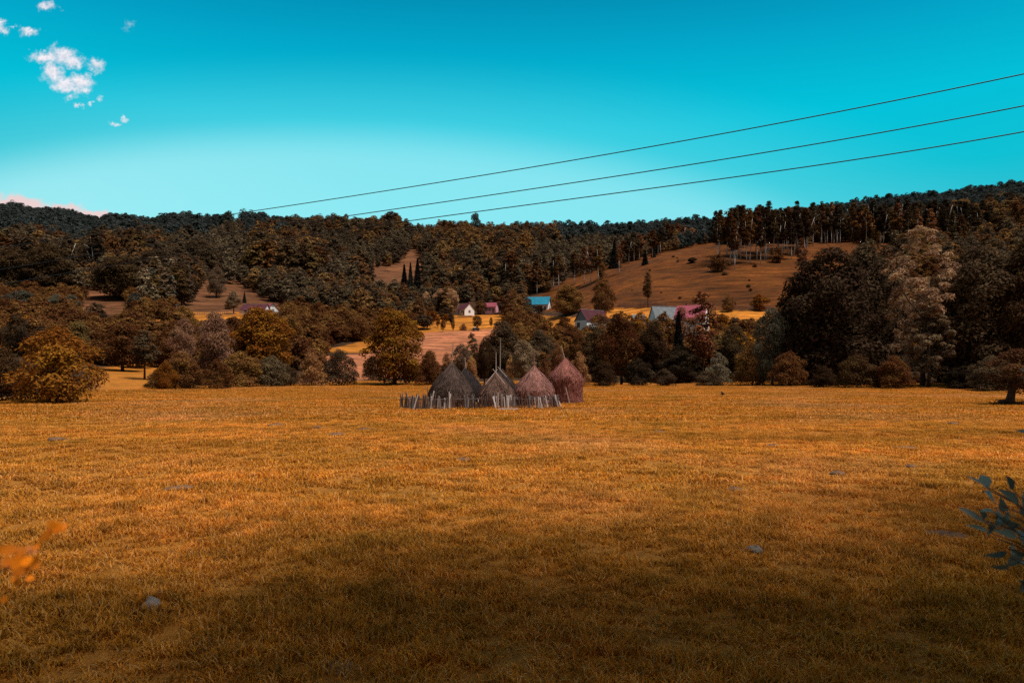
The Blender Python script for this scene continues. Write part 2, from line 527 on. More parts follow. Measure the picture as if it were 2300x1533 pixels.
def build_ground():
    ys = np.concatenate([np.arange(-80, 0, 10), np.arange(0, 40, .6), np.arange(40, 170, 1.6), np.arange(170, 470, 2.6), np.arange(470, 1900, 14)])
    t = np.linspace(-1, 1, 421)
    xs = np.sign(t) * (np.abs(t) * 150 + np.abs(t) ** 4 * 1750)
    X, Y = np.meshgrid(xs, ys)
    X, Y = X.ravel(), Y.ravel()
    Z = ground(X, Y)
    nx, ny = len(xs), len(ys)
    i = np.arange(nx * ny).reshape(ny, nx)
    f = np.stack([i[:-1, :-1].ravel(), i[:-1, 1:].ravel(), i[1:, 1:].ravel(), i[1:, :-1].ravel()], 1)
    me = mesh('ground', np.stack([X, Y, Z], 1), f, [mat('ground', ground_fn)], smooth_=True)
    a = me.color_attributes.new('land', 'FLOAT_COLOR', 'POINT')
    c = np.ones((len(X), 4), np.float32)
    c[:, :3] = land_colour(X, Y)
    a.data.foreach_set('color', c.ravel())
    tag(obj('ground', me), 'golden meadow rising to brown hillsides', None, kind='structure')


build_ground()


# ------------------------------------------------------------------ foliage generators
def unit(a):
    return a / np.maximum(np.linalg.norm(a, axis=1, keepdims=True), 1e-9)


def leaf_quads(p, n, size, asp, r, axis=None):
    """one diamond-shaped leaf (or spray of leaves) per point"""
    N = len(p)
    if axis is None:
        axis = r.normal(size=(N, 3))
    t = axis - n * np.sum(axis * n, 1, keepdims=True)
    t = unit(t)
    b = np.cross(n, t)
    s = size * r.uniform(.55, 1.35, (N, 1))
    w = s * asp
    off = r.uniform(-.25, .25, (N, 1))
    V = np.empty((N, 4, 3))
    V[:, 0] = p - t * s
    V[:, 1] = p + b * w + t * s * off
    V[:, 2] = p + t * s
    V[:, 3] = p - b * w + t * s * off
    V[:, 1] += n * s * .25
    V[:, 3] += n * s * .25
    return V.reshape(-1, 3)


def lobes_leaves(L, N, size, asp, r, up=0.55, ctr=None, inner=0.22, sprays=0.0, jit=0.12, nj=.34):
    """leaves over the shells of overlapping lobes L[(x,y,z,rx,rz)], crown centre ctr"""
    L = np.asarray(L, float)
    w = L[:, 3] ** 2
    k = r.choice(len(L), N, p=w / w.sum())
    d = unit(r.normal(size=(N, 3)))
    d[:, 2] += .5
    if ctr is not None:
        o = unit(L[k, :3] - np.asarray(ctr))
        flip = np.sum(d * o, 1) < -.35
        d[flip] *= -1
    lowd = (d[:, 2] < -.25) & (r.random(N) < .7)
    d[lowd, 2] *= -1
    d = unit(d)
    rad = 1 - np.abs(r.normal(0, jit, N))
    inn = r.random(N) < inner
    rad[inn] = r.uniform(.3, .85, inn.sum())
    rad[~inn & (r.random(N) < .08)] *= 1.16
    p = L[k, :3] + d * rad[:, None] * np.stack([L[k, 3], L[k, 3], L[k, 4]], 1)
    n = unit(d * .85 + r.normal(0, nj, (N, 3)) + np.array([0, 0, up]))
    ax = None
    if sprays:
        ax = d * .7 + np.array([0, 0, sprays]) + r.normal(0, .35, (N, 3))
    return leaf_quads(p, n, size, asp, r, ax)


def envelope_lobes(n, W, z0, z1, r, prof, lr=(.2, .34), heart=True):
    """lobes filling a crown of width W between z0 and z1; prof(t) = relative radius at height t"""
    L = []
    for i in range(n):
        t = (i + r.random()) / n
        rr = prof(t) * W / 2
        a = r.uniform(0, 2 * math.pi) if i % 2 else L[-1][5] + math.pi + r.normal(0, .7) if L else 0
        lrad = W * r.uniform(*lr) * (0.55 + .45 * prof(t))
        d = max(rr - lrad * .75, 0) * math.sqrt(r.uniform(.3, 1)) * r.uniform(.85, 1.18)
        z = z0 + (z1 - z0) * t
        L.append((d * math.cos(a), d * math.sin(a), z, lrad, lrad * r.uniform(.65, .95), a))
    for i in range(max(3, n // 6) if heart else 0):      # the dense heart of the crown
        t = (i + .5) / max(3, n // 6) * .88
        lrad = W * .5 * prof(t) * .62
        L.append((r.normal(0, .04 * W), r.normal(0, .04 * W), z0 + (z1 - z0) * t, lrad, min(lrad, (z1 - z0) * .3), 0))
    m = max(l[2] + l[4] for l in L)
    return [(l[0], l[1], l[2] - (m - z1) * (l[2] - z0) / max(z1 - z0, .1), l[3], l[4]) for l in L]


def crown_mesh(name, V):
    return mesh(name, V, np.arange(len(V)).reshape(-1, 4), [M['leaf']])


def trunk_mesh(name, H, r0, r, limbs=5, lean=0.04, m='bark', z1=.7, spread=.28, start=.25):
    b = MB()
    lx, ly = r.normal(0, lean * H, 2)
    P = [(lx * t * t, ly * t * t, H * z1 * t) for t in np.linspace(0, 1, 6)]
    P[0] = (0, 0, -.6)
    b.tube(P, [r0 * 1.35, r0, r0 * .85, r0 * .65, r0 * .45, r0 * .2], 7)
    for i in range(limbs):
        t = r.uniform(start, .85)
        a = r.uniform(0, 6.28)
        p0 = Vector((lx * t * t, ly * t * t, H * z1 * t))
        l = H * spread * r.uniform(.6, 1.2)
        p1 = p0 + Vector((math.cos(a) * l * .5, math.sin(a) * l * .5, l * .45))
        p2 = p1 + Vector((math.cos(a + .3) * l * .5, math.sin(a + .3) * l * .5, l * .55))
        b.tube([p0, p1, p2], [r0 * .45, r0 * .28, r0 * .1], 5)
    return b.mesh(name, [M[m]], True)


PROTO = {}   # kind -> list of (crown mesh, trunk mesh, height, width)


def round_prof(t):
    return max(0.15, math.sin(math.pi * (0.18 + .78 * t)) ** .7)


def oval_prof(t):
    return max(0.12, (math.sin(math.pi * (0.12 + .80 * t ** .8))) ** .8)


def bush_prof(t):
    return max(.2, math.cos(math.pi * .5 * t ** 1.5) ** .7)


def willow_prof(t):
    return max(.16, math.sin(math.pi * (.16 + .74 * t ** 1.15)) ** 1.1 * (1 - .35 * t))


def birch_prof(t):
    return max(.1, math.sin(math.pi * (.20 + .74 * t ** .85)) ** .8) * (1 - .25 * t)


def cone_prof(t):
    return max(.06, 1 - t) ** .85


def add_proto(kind, seeds, H, W, z0f, nl, N, size, asp, prof, trunk=True, r0=.28, mk='bark', limbs=5, up=.55, sprays=0., inner=.22, lr=(.2, .34), jit=.12, tz=.7, spread=.28, start=.25, heart=True):
    L = [] if kind not in PROTO else PROTO[kind]
    for s in seeds:
        r = np.random.default_rng(s)
        lob = envelope_lobes(nl, W, H * z0f + .12 * W * .5, H, r, prof, lr, heart)
        V = lobes_leaves(lob, N, size, asp, r, up, (0, 0, H * (z0f + 1) / 2), inner, sprays, jit, .2 if kind in ('forest', 'mid', 'poplar') else .34)
        ext = np.percentile(np.hypot(V[:, 0], V[:, 1]), 98) * 2
        top = np.percentile(V[:, 2], 99.7)
        V[:, :2] *= W / ext
        V[:, 2] *= H / top
        V[:, 2] = np.maximum(V[:, 2], 0.02 + r.random(len(V)) * .25)
        c = crown_mesh(kind + '_crown', V)
        t = trunk_mesh(kind + '_trunk', H, r0, r, limbs, m=mk, z1=tz, spread=spread, start=start) if trunk else None
        L.append((c, t, H, W))
    PROTO[kind] = L


# near trees (leaf sprays about a quarter metre), middle-distance ones coarser
add_proto('broad', (1, 2, 3), 16, 13, .03, 50, 17000, .23, .55, oval_prof, r0=.4, lr=(.10, .19), inner=.28)
add_proto('loose', (4, 5, 6), 14, 10, .16, 30, 8500, .22, .5, round_prof, r0=.28, lr=(.10, .20), inner=.15, jit=.25)
add_proto('bush', (7, 8, 9), 6, 7, .0, 34, 10000, .13, .5, bush_prof, r0=.1, lr=(.10, .20), jit=.2, limbs=7, tz=.6, start=.05, spread=.5)
add_proto('silver', (10, 11, 12), 13, 9, .1, 40, 9500, .27, .26, round_prof, r0=.25, lr=(.12, .22), sprays=.8, inner=.15, jit=.22)
add_proto('wispy', (13, 14, 15), 6, 5, .0, 22, 4200, .2, .25, bush_prof, r0=.07, lr=(.13, .26), sprays=1.2, inner=.15, jit=.25, limbs=8, tz=.6, start=.03, spread=.5)
add_proto('slender', (16, 17, 18), 14, 4.6, .28, 24, 3000, .24, .45, oval_prof, r0=.16, lr=(.18, .32), inner=.15, jit=.25, tz=.9, limbs=7, spread=.12)
add_proto('small', (19, 20, 21), 6, 5, .25, 14, 1100, .3, .55, round_prof, r0=.12, lr=(.2, .34))
add_proto('birch', (22, 23, 24, 25), 22, 5.4, .38, 34, 2100, .36, .42, birch_prof, r0=.15, mk='birch', lr=(.12, .24), inner=.1, jit=.3, heart=False, limbs=5, tz=.86, spread=.09, start=.35)
add_proto('mid', (26, 27, 28, 29), 10, 9, .04, 18, 1900, .38, .55, round_prof, r0=.22, lr=(.14, .26))
add_proto('forest', (30, 31, 32, 33, 34), 20, 12, .1, 18, 1100, .75, .55, oval_prof, r0=.3, lr=(.15, .27), limbs=3)
add_proto('forest', (44, 45, 46), 20, 12, .1, 16, 1100, .75, .55, bush_prof, r0=.3, lr=(.14, .24), limbs=3)
add_proto('forest', (47, 48), 20, 12, .1, 16, 1000, .75, .55, round_prof, r0=.3, lr=(.18, .30), limbs=3)
add_proto('willow', (52, 53), 18, 11, .12, 80, 9500, .24, .26, willow_prof, r0=.3, lr=(.045, .10), sprays=.5, inner=.1, jit=.35, limbs=12, spread=.25, heart=False)
add_proto('poplar', (36, 37, 38), 16, 6.5, .1, 14, 620, .75, .45, oval_prof, r0=.2, lr=(.2, .33), limbs=3, mk='palebark')


def spruce(seeds):
    L = []
    for s in seeds:
        r = np.random.default_rng(s)
        H, W = 16., 5.5
        N = 5200
        t = r.random(N) ** 1.35
        tier = np.round(t * 17) / 17
        rad = (1 - tier) * W / 2 * np.sqrt(r.uniform(.08, 1, N)) * (1 + .15 * r.normal(size=N))
        a = r.uniform(0, 6.283, N)
        z = H * (.04 + .96 * t) - rad * .38
        p = np.stack([rad * np.cos(a), rad * np.sin(a), z], 1)
        n = unit(np.stack([np.cos(a) * .5, np.sin(a) * .5, np.ones(N)], 1) + r.normal(0, .3, (N, 3)))
        ax = np.stack([np.cos(a), np.sin(a), -.35 * np.ones(N)], 1)
        L.append((crown_mesh('spruce_crown', leaf_quads(p, n, .42, .35, r, ax)), trunk_mesh('spruce_trunk', H, .2, r, 0, .01, z1=.95), H, W))
    PROTO['spruce'] = L


spruce((40, 41))

C = dict(orange=(0.128, 0.046, 0.008), brown=(0.098, 0.043, 0.015), dark=(0.045, 0.026, 0.013), black=(0.026, 0.018, 0.011), rust=(0.15, 0.060, 0.028),
         silver=(0.30, 0.175, 0.10), grey=(0.125, 0.086, 0.054), teal=(0.038, 0.046, 0.044), greygreen=(0.070, 0.066, 0.048), tan=(0.20, 0.10, 0.042),  # teal carries the bluish haze of distant trees in its colour
         umber=(0.058, 0.038, 0.022), olive=(0.072, 0.042, 0.017), youngwood=(0.095, 0.068, 0.042), deepwood=(0.066, 0.046, 0.028), rustwood=(0.125, 0.064, 0.026), pine=(0.020, 0.019, 0.016), paleteal=(0.10, 0.08, 0.054))
C = {k: tuple(min(1, c * 1.45) for c in v) for k, v in C.items()}
KN = dict(broad='tree', loose='tree', bush='bush', silver='tree', wispy='bush', slender='tree', willow='tree', tall='tree', small='tree', birch='birch_tree', mid='tree', forest='tree', poplar='tree', spruce='spruce_tree')
count = [0]


def plant(kind, x, y, H, W, col, label, cat=None, group=None, name=None, z=None, sink=0.15, rz=None, tilt=0, var=None):
    i = count[0]
    count[0] += 1
    c, t, h0, w0 = PROTO[kind][(i if var is None else var) % len(PROTO[kind])]
    name = name or KN[kind]
    e = bpy.data.objects.new(name, None)
    COL.objects.link(e)
    e.empty_display_size = .5
    e.location = (x, y, (gz(x, y) if z is None else z) - sink)
    e.rotation_euler = (tilt, tilt * .6, random.uniform(0, 6.28) if rz is None else rz)
    e.scale = (W / w0, W / w0, H / h0)
    tag(e, label, cat or name.replace('_', ' '), group)
    k = C[col] if isinstance(col, str) else col
    obj('crown', c, e, color=k)
    if t is not None:
        obj('trunk', t, e)
    return e


def T(kind, u, vb, vt, wpx, col, label, Y=None, **kw):
    """a tree whose foot shows at photo pixel (u, vb), top at vt, crown wpx wide"""
    if Y is None:
        Y = hit(u, vb)
    x = (u - CX) / F * Y
    z = gz(x, Y)
    H = EYE + (HV - vt) / F * Y - z
    return plant(kind, x, Y, H + .15, wpx / F * Y, col, label, z=z, **kw)


# ------------------------------------------------------------------ near and middle trees, one by one
TREES = [
    # left edge of the meadow
    ('bush', 130, 905, 738, 205, 'orange', 'big rounded orange-brown bush standing out on the left of the meadow', dict()),
    ('bush', 5, 902, 785, 110, 'olive', 'grey-brown bush cut by the left picture edge, beside the big round bush', dict()),
    ('bush', 60, 893, 820, 100, 'umber', 'low dark bush behind the big rounded bush at the left', dict(Y=70)),
    ('loose', 275, 834, 724, 118, 'brown', 'brown tree with bare leaning trunk on the grass behind the big left bush', dict()),
    ('slender', 325, 852, 742, 60, 'umber', 'narrow dark brown tree right of the tree with the leaning trunk', dict()),
    ('loose', 40, 805, 704, 66, 'umber', 'dark upright tree with thin pale trunk, behind the left edge bush', dict(Y=150)),
    ('loose', 175, 800, 720, 70, 'olive', 'dark tree top rising just behind the big rounded bush', dict(Y=160)),
    ('bush', 405, 872, 792, 110, 'brown', 'dense brown bush at the meadow edge below the pale silvery trees', dict()),
    ('bush', 372, 874, 812, 60, 'orange', 'small orange bush at the left end of the meadow edge hedge', dict()),
    ('silver', 412, 838, 716, 64, 'silver', 'slim pale pinkish tree, left one of the two silvery trees', dict(Y=132)),
    ('silver', 482, 850, 702, 92, 'silver', 'broad pale silvery tree in front of the orange trees', dict(Y=136)),
    ('broad', 588, 862, 692, 150, 'orange', 'big orange tree hiding the foot of the maroon roofed house', dict(Y=150)),
    ('loose', 648, 852, 680, 70, 'brown', 'tall brown tree behind the right side of the big orange tree', dict(Y=190)),
    ('bush', 540, 868, 790, 110, 'brown', 'brown bush below the big orange tree', dict()),
    ('wispy', 488, 872, 806, 70, 'brown', 'feathery brown bush with thin stems below the broad silvery tree', dict()),
    ('bush', 610, 868, 800, 90, 'umber', 'dark bush with bare thin stems at the meadow edge', dict()),
    ('bush', 640, 866, 818, 60, 'dark', 'small dark bush left of the wispy shrub at the meadow edge', dict()),
    ('wispy', 700, 866, 782, 70, 'tan', 'pale wispy shrub at the meadow edge left of the round dark bush', dict()),
    ('bush', 762, 866, 786, 84, 'umber', 'round dark bush left of the large oval orange tree', dict()),
    ('small', 716, 800, 766, 26, 'orange', 'little round orange tree behind the wispy shrub', dict()),
    ('small', 676, 806, 770, 36, 'orange', 'little orange tree beside the white sheet in the field', dict(Y=190)),
    # the big oval tree and the hedge behind the haystacks
    ('broad', 886, 864, 695, 142, (0.145, 0.055, 0.010), 'large dense oval orange tree standing alone left of the haystacks', dict(var=2)),
    ('bush', 838, 865, 800, 50, 'umber', 'dark bush under the left side of the large oval tree', dict(Y=150)),
    ('bush', 965, 864, 788, 74, 'brown', 'brown bush just left of the haystacks', dict()),
    ('wispy', 1003, 864, 792, 48, 'tan', 'pale brown shrub behind the pole of the left dark haystack', dict()),
    ('loose', 1036, 862, 772, 52, 'grey', 'grey-brown small tree behind the two dark haystacks', dict()),
    ('slender', 1060, 858, 748, 30, 'umber', 'slim dark sapling above the two dark haystacks', dict(Y=165)),
    ('bush', 1058, 864, 800, 36, 'tan', 'tan bush between the dark haystacks and the middle ones', dict()),
    ('broad', 1128, 862, 722, 100, 'umber', 'dark bulky tree behind the two middle haystacks', dict(Y=165)),
    ('loose', 1088, 862, 764, 56, 'dark', 'dark small tree left of the tallest haystack pole', dict()),
    ('loose', 1176, 864, 764, 64, 'grey', 'grey-brown tree above the gap left of the pink haystack', dict()),
    ('wispy', 1146, 866, 796, 26, 'tan', 'slim pale shrub right of the tallest haystack pole', dict(Y=140)),
    ('wispy', 1222, 866, 806, 34, 'tan', 'pale shrub between the two pink haystacks', dict(Y=140)),
    ('broad', 1212, 858, 742, 80, 'umber', 'dark broad tree behind the two pink haystacks', dict(Y=172)),
    ('silver', 1252, 862, 772, 34, 'tan', 'slim tan tree just above the tallest haystack', dict(Y=152)),
    ('loose', 1298, 862, 744, 62, 'brown', 'brown tree right of the tallest haystack', dict(Y=160)),
    ('wispy', 1302, 868, 790, 56, 'tan', 'pale bushy shrub at the right shoulder of the tallest haystack', dict()),
    ('loose', 1340, 862, 735, 84, 'dark', 'dark tree in front of the wooden barn', dict(Y=160)),
    ('loose', 1396, 864, 702, 104, 'brown', 'tall loose brown tree with several thin trunks, right of the barn', dict()),
    ('broad', 1464, 862, 730, 88, 'dark', 'dark tree below the grey slate roof', dict(Y=158)),
    ('spruce', 1524, 862, 700, 44, 'pine', 'black pointed conifer in front of the pink roofed house', dict(Y=162), ),
    ('slender', 1578, 862, 656, 74, 'rust', 'tall slender reddish tree with bare trunk before the pink roofed house', dict(Y=152)),
    ('broad', 1530, 864, 778, 90, 'black', 'low black tree at the foot of the pointed conifer', dict(Y=152)),
    ('bush', 1434, 865, 806, 70, 'black', 'black bush at the meadow edge below the tall loose brown tree', dict()),
    ('wispy', 1614, 866, 792, 62, 'paleteal', 'pale grey-green shrub in the dark hedge', dict()),
    ('bush', 1590, 867, 832, 60, 'umber', 'low dark bush at the foot of the slender reddish tree', dict()),
    ('loose', 1648, 862, 728, 70, 'dark', 'dark tree right of the slender reddish tree', dict(Y=160)),
    ('bush', 1492, 866, 828, 60, 'umber', 'low brown bush in the hedge, below the black conifer', dict()),
    ('bush', 1356, 866, 812, 66, 'dark', 'dark bush right of the tallest haystack at the meadow edge', dict()),
    # dark grove at the right
    ('silver', 1735, 862, 694, 84, 'greygreen', 'grey-green leafy tree at the left end of the dark grove', dict(Y=126)),
    ('bush', 1690, 866, 768, 90, 'brown', 'brown bush with a pale tip at the left foot of the dark grove', dict()),
    ('bush', 1772, 867, 790, 90, 'brown', 'brown spreading bush under the big black tree', dict()),
    ('broad', 1862, 866, 562, 230, 'umber', 'huge dark brown tree, tallest of the dark grove', dict(Y=124)),
    ('broad', 1960, 866, 546, 200, 'umber', 'broad dark tree with orange lit top, beside the pale willow', dict(Y=130)),
    ('broad', 1800, 868, 640, 150, 'umber', 'dark tree on the left shoulder of the dark grove', dict(Y=128)),
    ('willow', 2072, 873, 511, 172, (0.34, 0.215, 0.135), 'tall pale willow with airy silvery top in the dark grove', dict(Y=106)),
    ('willow', 2086, 874, 690, 120, 'grey', 'grey lower willow hanging under the pale willow top', dict(Y=102)),
    ('broad', 2200, 876, 556, 215, 'umber', 'big dark tree right of the pale willow', dict(Y=104)),
    ('broad', 2310, 878, 540, 170, 'dark', 'big dark tree cut by the right picture edge', dict(Y=100)),
    ('broad', 2135, 874, 610, 150, 'dark', 'dark tree squeezed behind the pale willow', dict(Y=112)),
    ('bush', 1925, 870, 796, 90, 'olive', 'left one of two rounded bushes under the dark grove', dict()),
    ('bush', 2006, 872, 800, 84, 'brown', 'right one of two rounded bushes under the dark grove', dict()),
    ('bush', 1850, 869, 822, 70, 'dark', 'low dark bush at the foot of the huge black tree', dict()),
    ('bush', 2228, 880, 800, 110, 'umber', 'dark bush behind the small reddish tree at the right edge', dict(Y=92)),
    ('bush', 2165, 876, 822, 90, 'black', 'black low bush behind the bare trunk foot', dict(Y=98)),
    # orchard and village
    ('small', 1072, 741, 708, 24, 'brown', 'small round tree above the dark cart in the orchard', dict()),
    ('small', 995, 745, 716, 14, 'brown', 'thin young fruit tree at the lower edge of the orchard', dict()),
    ('small', 1017, 744, 716, 9, 'brown', 'thinnest sapling at the lower edge of the orchard', dict()),
    ('small', 984, 736, 712, 12, 'orange', 'young orange fruit tree at the left of the orchard', dict()),
    ('small', 1003, 726, 704, 20, 'orange', 'orange fruit tree below the white house', dict()),
    ('small', 1013, 728, 704, 16, 'umber', 'dark fruit tree below the white house', dict()),
    ('small', 1103, 736, 712, 8, 'brown', 'spindly sapling at the right of the orchard', dict()),
    ('wispy', 1041, 741, 726, 22, 'rust', 'bare reddish shrub in the middle of the orchard', dict()),
    ('small', 950, 740, 706, 44, 'umber', 'dark spreading fruit tree at the left edge of the orchard', dict()),
    ('small', 968, 728, 698, 40, 'orange', 'orange crowned tree left of the white house', dict()),
    ('mid', 1001, 716, 690, 40, 'umber', 'dark bush against the left corner of the white house', dict()),
    ('mid', 1079, 706, 674, 30, 'brown', 'brown tree between the white house and the pink cottage', dict()),
    ('slender', 1128, 704, 664, 28, 'orange', 'pointed orange tree right of the pink cottage', dict()),
    ('mid', 1150, 702, 650, 44, 'brown', 'brown tree left of the blue roofed house', dict()),
    ('mid', 1184, 708, 668, 34, 'umber', 'dark tree in front of the blue roofed house', dict()),
    ('mid', 1184, 720, 686, 34, 'olive', 'low olive tree below the blue roofed house', dict()),
    ('small', 1210, 722, 686, 26, 'dark', 'dark narrow tree before the white porch of the blue roofed house', dict(Y=345)),
    ('broad', 1275, 728, 640, 74, 'brown', 'large round tree right of the blue roofed house', dict(Y=320)),
    ('loose', 1352, 715, 626, 62, 'brown', 'large two-topped tree above the barn', dict(Y=285)),
    ('slender', 1455, 690, 612, 22, 'olive', 'lone slender tree on the open brown slope', dict()),
    ('mid', 1352, 625, 588, 24, 'brown', 'small bushy tree on the left flank of the grassy hill', dict()),
    ('birch', 1391, 617, 548, 18, 'rust', 'lone birch with white trunk on the left flank of the grassy hill', dict()),
    ('spruce', 1449, 594, 560, 16, 'pine', 'small dark spruce alone on the grassy hill', dict()),
    ('spruce', 1380, 602, 540, 28, 'pine', 'dark spruce beside the lone birch', dict()),
    ('spruce', 1468, 578, 556, 12, 'pine', 'tiny spruce at the upper edge of the grassy hill', dict()),
    ('mid', 1554, 545, 512, 38, 'rust', 'low spreading tree on the crest of the grassy hill', dict()),
    ('mid', 1612, 610, 570, 48, 'brown', 'bushy brown tree at the left foot of the hilltop birches', dict()),
    ('mid', 1745, 590, 555, 30, 'brown', 'brown bush under the hilltop birches', dict()),
    ('birch', 1800, 625, 535, 26, 'rust', 'reddish birch just left of the dark grove', dict()),
    ('small', 1555, 590, 578, 22, 'pine', 'low black bush on the grassy hill below the birches', dict(name='bush')),
    ('spruce', 908, 668, 594, 26, 'pine', 'left and shortest of the three dark spruces', dict()),
    ('spruce', 922, 668, 590, 24, 'pine', 'middle one of the three dark spruces', dict(Y=430)),
    ('spruce', 938, 672, 581, 32, 'pine', 'right and tallest of the three dark spruces', dict()),
    ('silver', 957, 698, 655, 24, 'silver', 'small pale tree, left of the pair of pale trees near the white house', dict()),
    ('silver', 988, 700, 648, 34, 'silver', 'left tree of the pair of pale trees near the white house', dict()),
    ('silver', 1014, 700, 648, 36, 'silver', 'right tree of the pair of pale trees near the white house', dict()),
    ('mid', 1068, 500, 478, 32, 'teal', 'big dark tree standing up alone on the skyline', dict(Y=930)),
    ('loose', 45, 712, 652, 70, 'greygreen', 'rounded grey-green tree at the left edge above the hedge', dict()),
    ('loose', 125, 712, 660, 44, 'greygreen', 'grey-green tree with white trunk above the hedge at the left', dict()),
    ('loose', 160, 712, 662, 44, 'greygreen', 'grey-green tree right of the white-trunked one at the left', dict()),
    ('slender', 97, 702, 646, 16, 'brown', 'thin pointed tree between the grey-green trees at the left', dict()),
    ('mid', 305, 712, 656, 50, 'greygreen', 'grey-green tree below the dark wood at the left clearing', dict()),
    ('mid', 215, 720, 680, 60, 'umber', 'dark low tree at the foot of the left clearing', dict()),
    ('slender', 525, 705, 654, 34, 'grey', 'grey-brown tree with white stems left of the maroon roofed house', dict()),
    ('spruce', 549, 680, 655, 10, 'pine', 'tiny dark spruce on the brown slope above the maroon roofed house', dict()),
    ('silver', 486, 668, 600, 44, 'grey', 'tall grey tree in the young wood on the left slope', dict()),
    ('mid', 1490, 730, 700, 60, 'brown', 'brown tree in front of the slate roofed house', dict(Y=225)),
    ('mid', 1625, 745, 706, 46, 'orange', 'orange tree at the right wall of the pink roofed house', dict(Y=235)),
    ('small', 1650, 752, 712, 30, 'umber', 'small dark fruit tree on the bright grass strip', dict()),
    ('mid', 1440, 735, 700, 50, 'orange', 'orange tree between the barn and the slate roofed house', dict(Y=238)),
    ('mid', 1636, 700, 664, 34, 'brown', 'brown bush by the fence at the hill foot, right of the pink house', dict()),
    ('broad', 25, 662, 556, 112, 'dark', 'leftmost big dark tree of the grove under the left hill', dict()),
    ('broad', 108, 660, 548, 122, 'dark', 'big dark tree of the left grove, between the leftmost one and the pale trunks', dict()),
    ('broad', 192, 632, 542, 86, 'umber', 'brown dark tree behind the pale trunks at the left wood edge', dict(Y=420)),
    ('broad', 272, 670, 576, 128, 'dark', 'widest dark spreading tree beside the left clearing', dict()),
    ('broad', 352, 650, 562, 104, 'umber', 'dark spreading tree above the tiny pale hut', dict(Y=400)),
    ('broad', 402, 672, 592, 84, 'dark', 'dark tree right of the tiny pale hut', dict()),
    ('broad', 448, 612, 536, 84, 'umber', 'round dark tree on the left slope above the young wood', dict()),
    ('loose', 1348, 768, 706, 66, 'brown', 'brown tree covering the long wall of the barn', dict(Y=232)),
    ('mid', 1384, 760, 704, 54, 'umber', 'dark tree at the right end of the barn', dict(Y=236)),
    ('mid', 1470, 764, 716, 44, 'olive', 'olive tree covering the left wall of the slate roofed house', dict(Y=222)),
    ('mid', 1500, 768, 712, 50, 'brown', 'brown tree covering the front of the slate roofed house', dict(Y=216)),
    ('slender', 1530, 790, 690, 44, 'rust', 'reddish thin tree standing before the pink roof', dict(Y=200)),
    ('mid', 1705, 698, 660, 40, 'orange', 'orange bush at the right end of the hill foot fence', dict()),
]
for k, u, vb, vt, w, c, lab, kw in TREES:
    T(k, u, vb, vt, w, c, lab, **kw)

# small scrub dotted over the open slope of the grassy hill
rs = np.random.default_rng(77)
for _ in range(18):
    u, v = rs.uniform(1290, 1790), rs.uniform(570, 680)
    if in_poly(np.array([u]), np.array([v]), [(1235, 680), (1290, 632), (1400, 600), (1480, 578), (1610, 555), (1780, 612), (1760, 664), (1720, 684)])[0]:
        Y = hit(u, v)
        h = rs.uniform(.7, 1.9)
        plant('mid', (u - CX) / F * Y, Y, h, h * rs.uniform(1.2, 2.2), ('umber', 'brown', 'dark')[rs.integers(3)], 'tiny low scrub dotted on the open brown slope of the grassy hill', name='bush', group='scrub on the grassy hill')
# low scrub closing the foot of the hedges
rs = np.random.default_rng(31)
for u in list(np.arange(352, 660, 22.)) + list(np.arange(925, 1010, 22.)) + list(np.arange(1335, 2310, 23.)):
    u += rs.uniform(-8, 8)
    Y = float(np.interp(u, EDGE_U, EDGE_Y)) + rs.uniform(2, 6)
    h = rs.uniform(1.6, 3.4)
    plant(('bush', 'wispy', 'bush')[rs.integers(3)], (u - CX) / F * Y, Y, h, h * rs.uniform(1.1, 1.7), ('umber', 'brown', 'olive', 'dark', 'brown')[rs.integers(5)],
          'low brown scrub filling the foot of the dark hedge along the meadow edge', group='low scrub along the meadow edge')

# unseen trees added around the camera, their shade standing in for lens vignetting
add_proto('tall', (50, 51), 23, 14, .46, 44, 2900, .36, .55, round_prof, r0=.4, lr=(.13, .24), inner=.3, jit=.2, limbs=8, spread=.3, start=.55)
for i, (x, y, h, w) in enumerate([(-6.4, -1.5, 23, 15), (15.2, -1.5, 24, 16), (-17, -0.5, 23, 15), (26, 0.5, 24, 15), (5.4, 3.0, 23, 10.5), (-11.5, 2.2, 23, 12), (15, 6.0, 22, 11), (2, -12, 23, 15), (-5.0, -5.5, 24, 14)]):
    plant('tall', x, y, h, w, 'brown', 'added high-crowned tree out of view, there to shade the near grass', group='added unseen shade trees')

# ------------------------------------------------------------------ birch stand on the hill
rb = np.random.default_rng(99)
BIRCH = [(1618, 585, 470), (1650, 604, 490), (1664, 580, 462), (1685, 592, 474), (1700, 585, 466), (1708, 592, 500), (1725, 578, 480), (1737, 582, 470), (1756, 572, 486), (1778, 584, 496), (1770, 562, 462),
         (1640, 592, 476), (1790, 556, 450), (1812, 556, 462), (1826, 552, 452), (1846, 548, 456), (1858, 546, 470), (1868, 546, 455), (1884, 545, 458), (1912, 544, 462), (1917, 546, 456),
         (1940, 545, 458), (1946, 547, 462), (1978, 549, 462), (1984, 552, 468), (2012, 556, 462), (2017, 558, 458), (2040, 560, 466), (2060, 562, 470), (2090, 566, 472), (2140, 570, 474), (2160, 574, 480),
         (1478, 570, 510), (1494, 562, 496), (1510, 560, 505), (1522, 556, 500), (1536, 552, 506), (1500, 566, 500), (1466, 578, 515), (1484, 574, 505),
         (1400, 592, 536), (1412, 590, 530), (1424, 588, 525), (1436, 584, 520), (1344, 630, 548), (1327, 636, 552), (1312, 640, 560), (1255, 648, 572), (1243, 650, 570), (1222, 655, 575), (1206, 660, 582), (1290, 640, 566), (1134, 665, 580), (1148, 662, 584)]
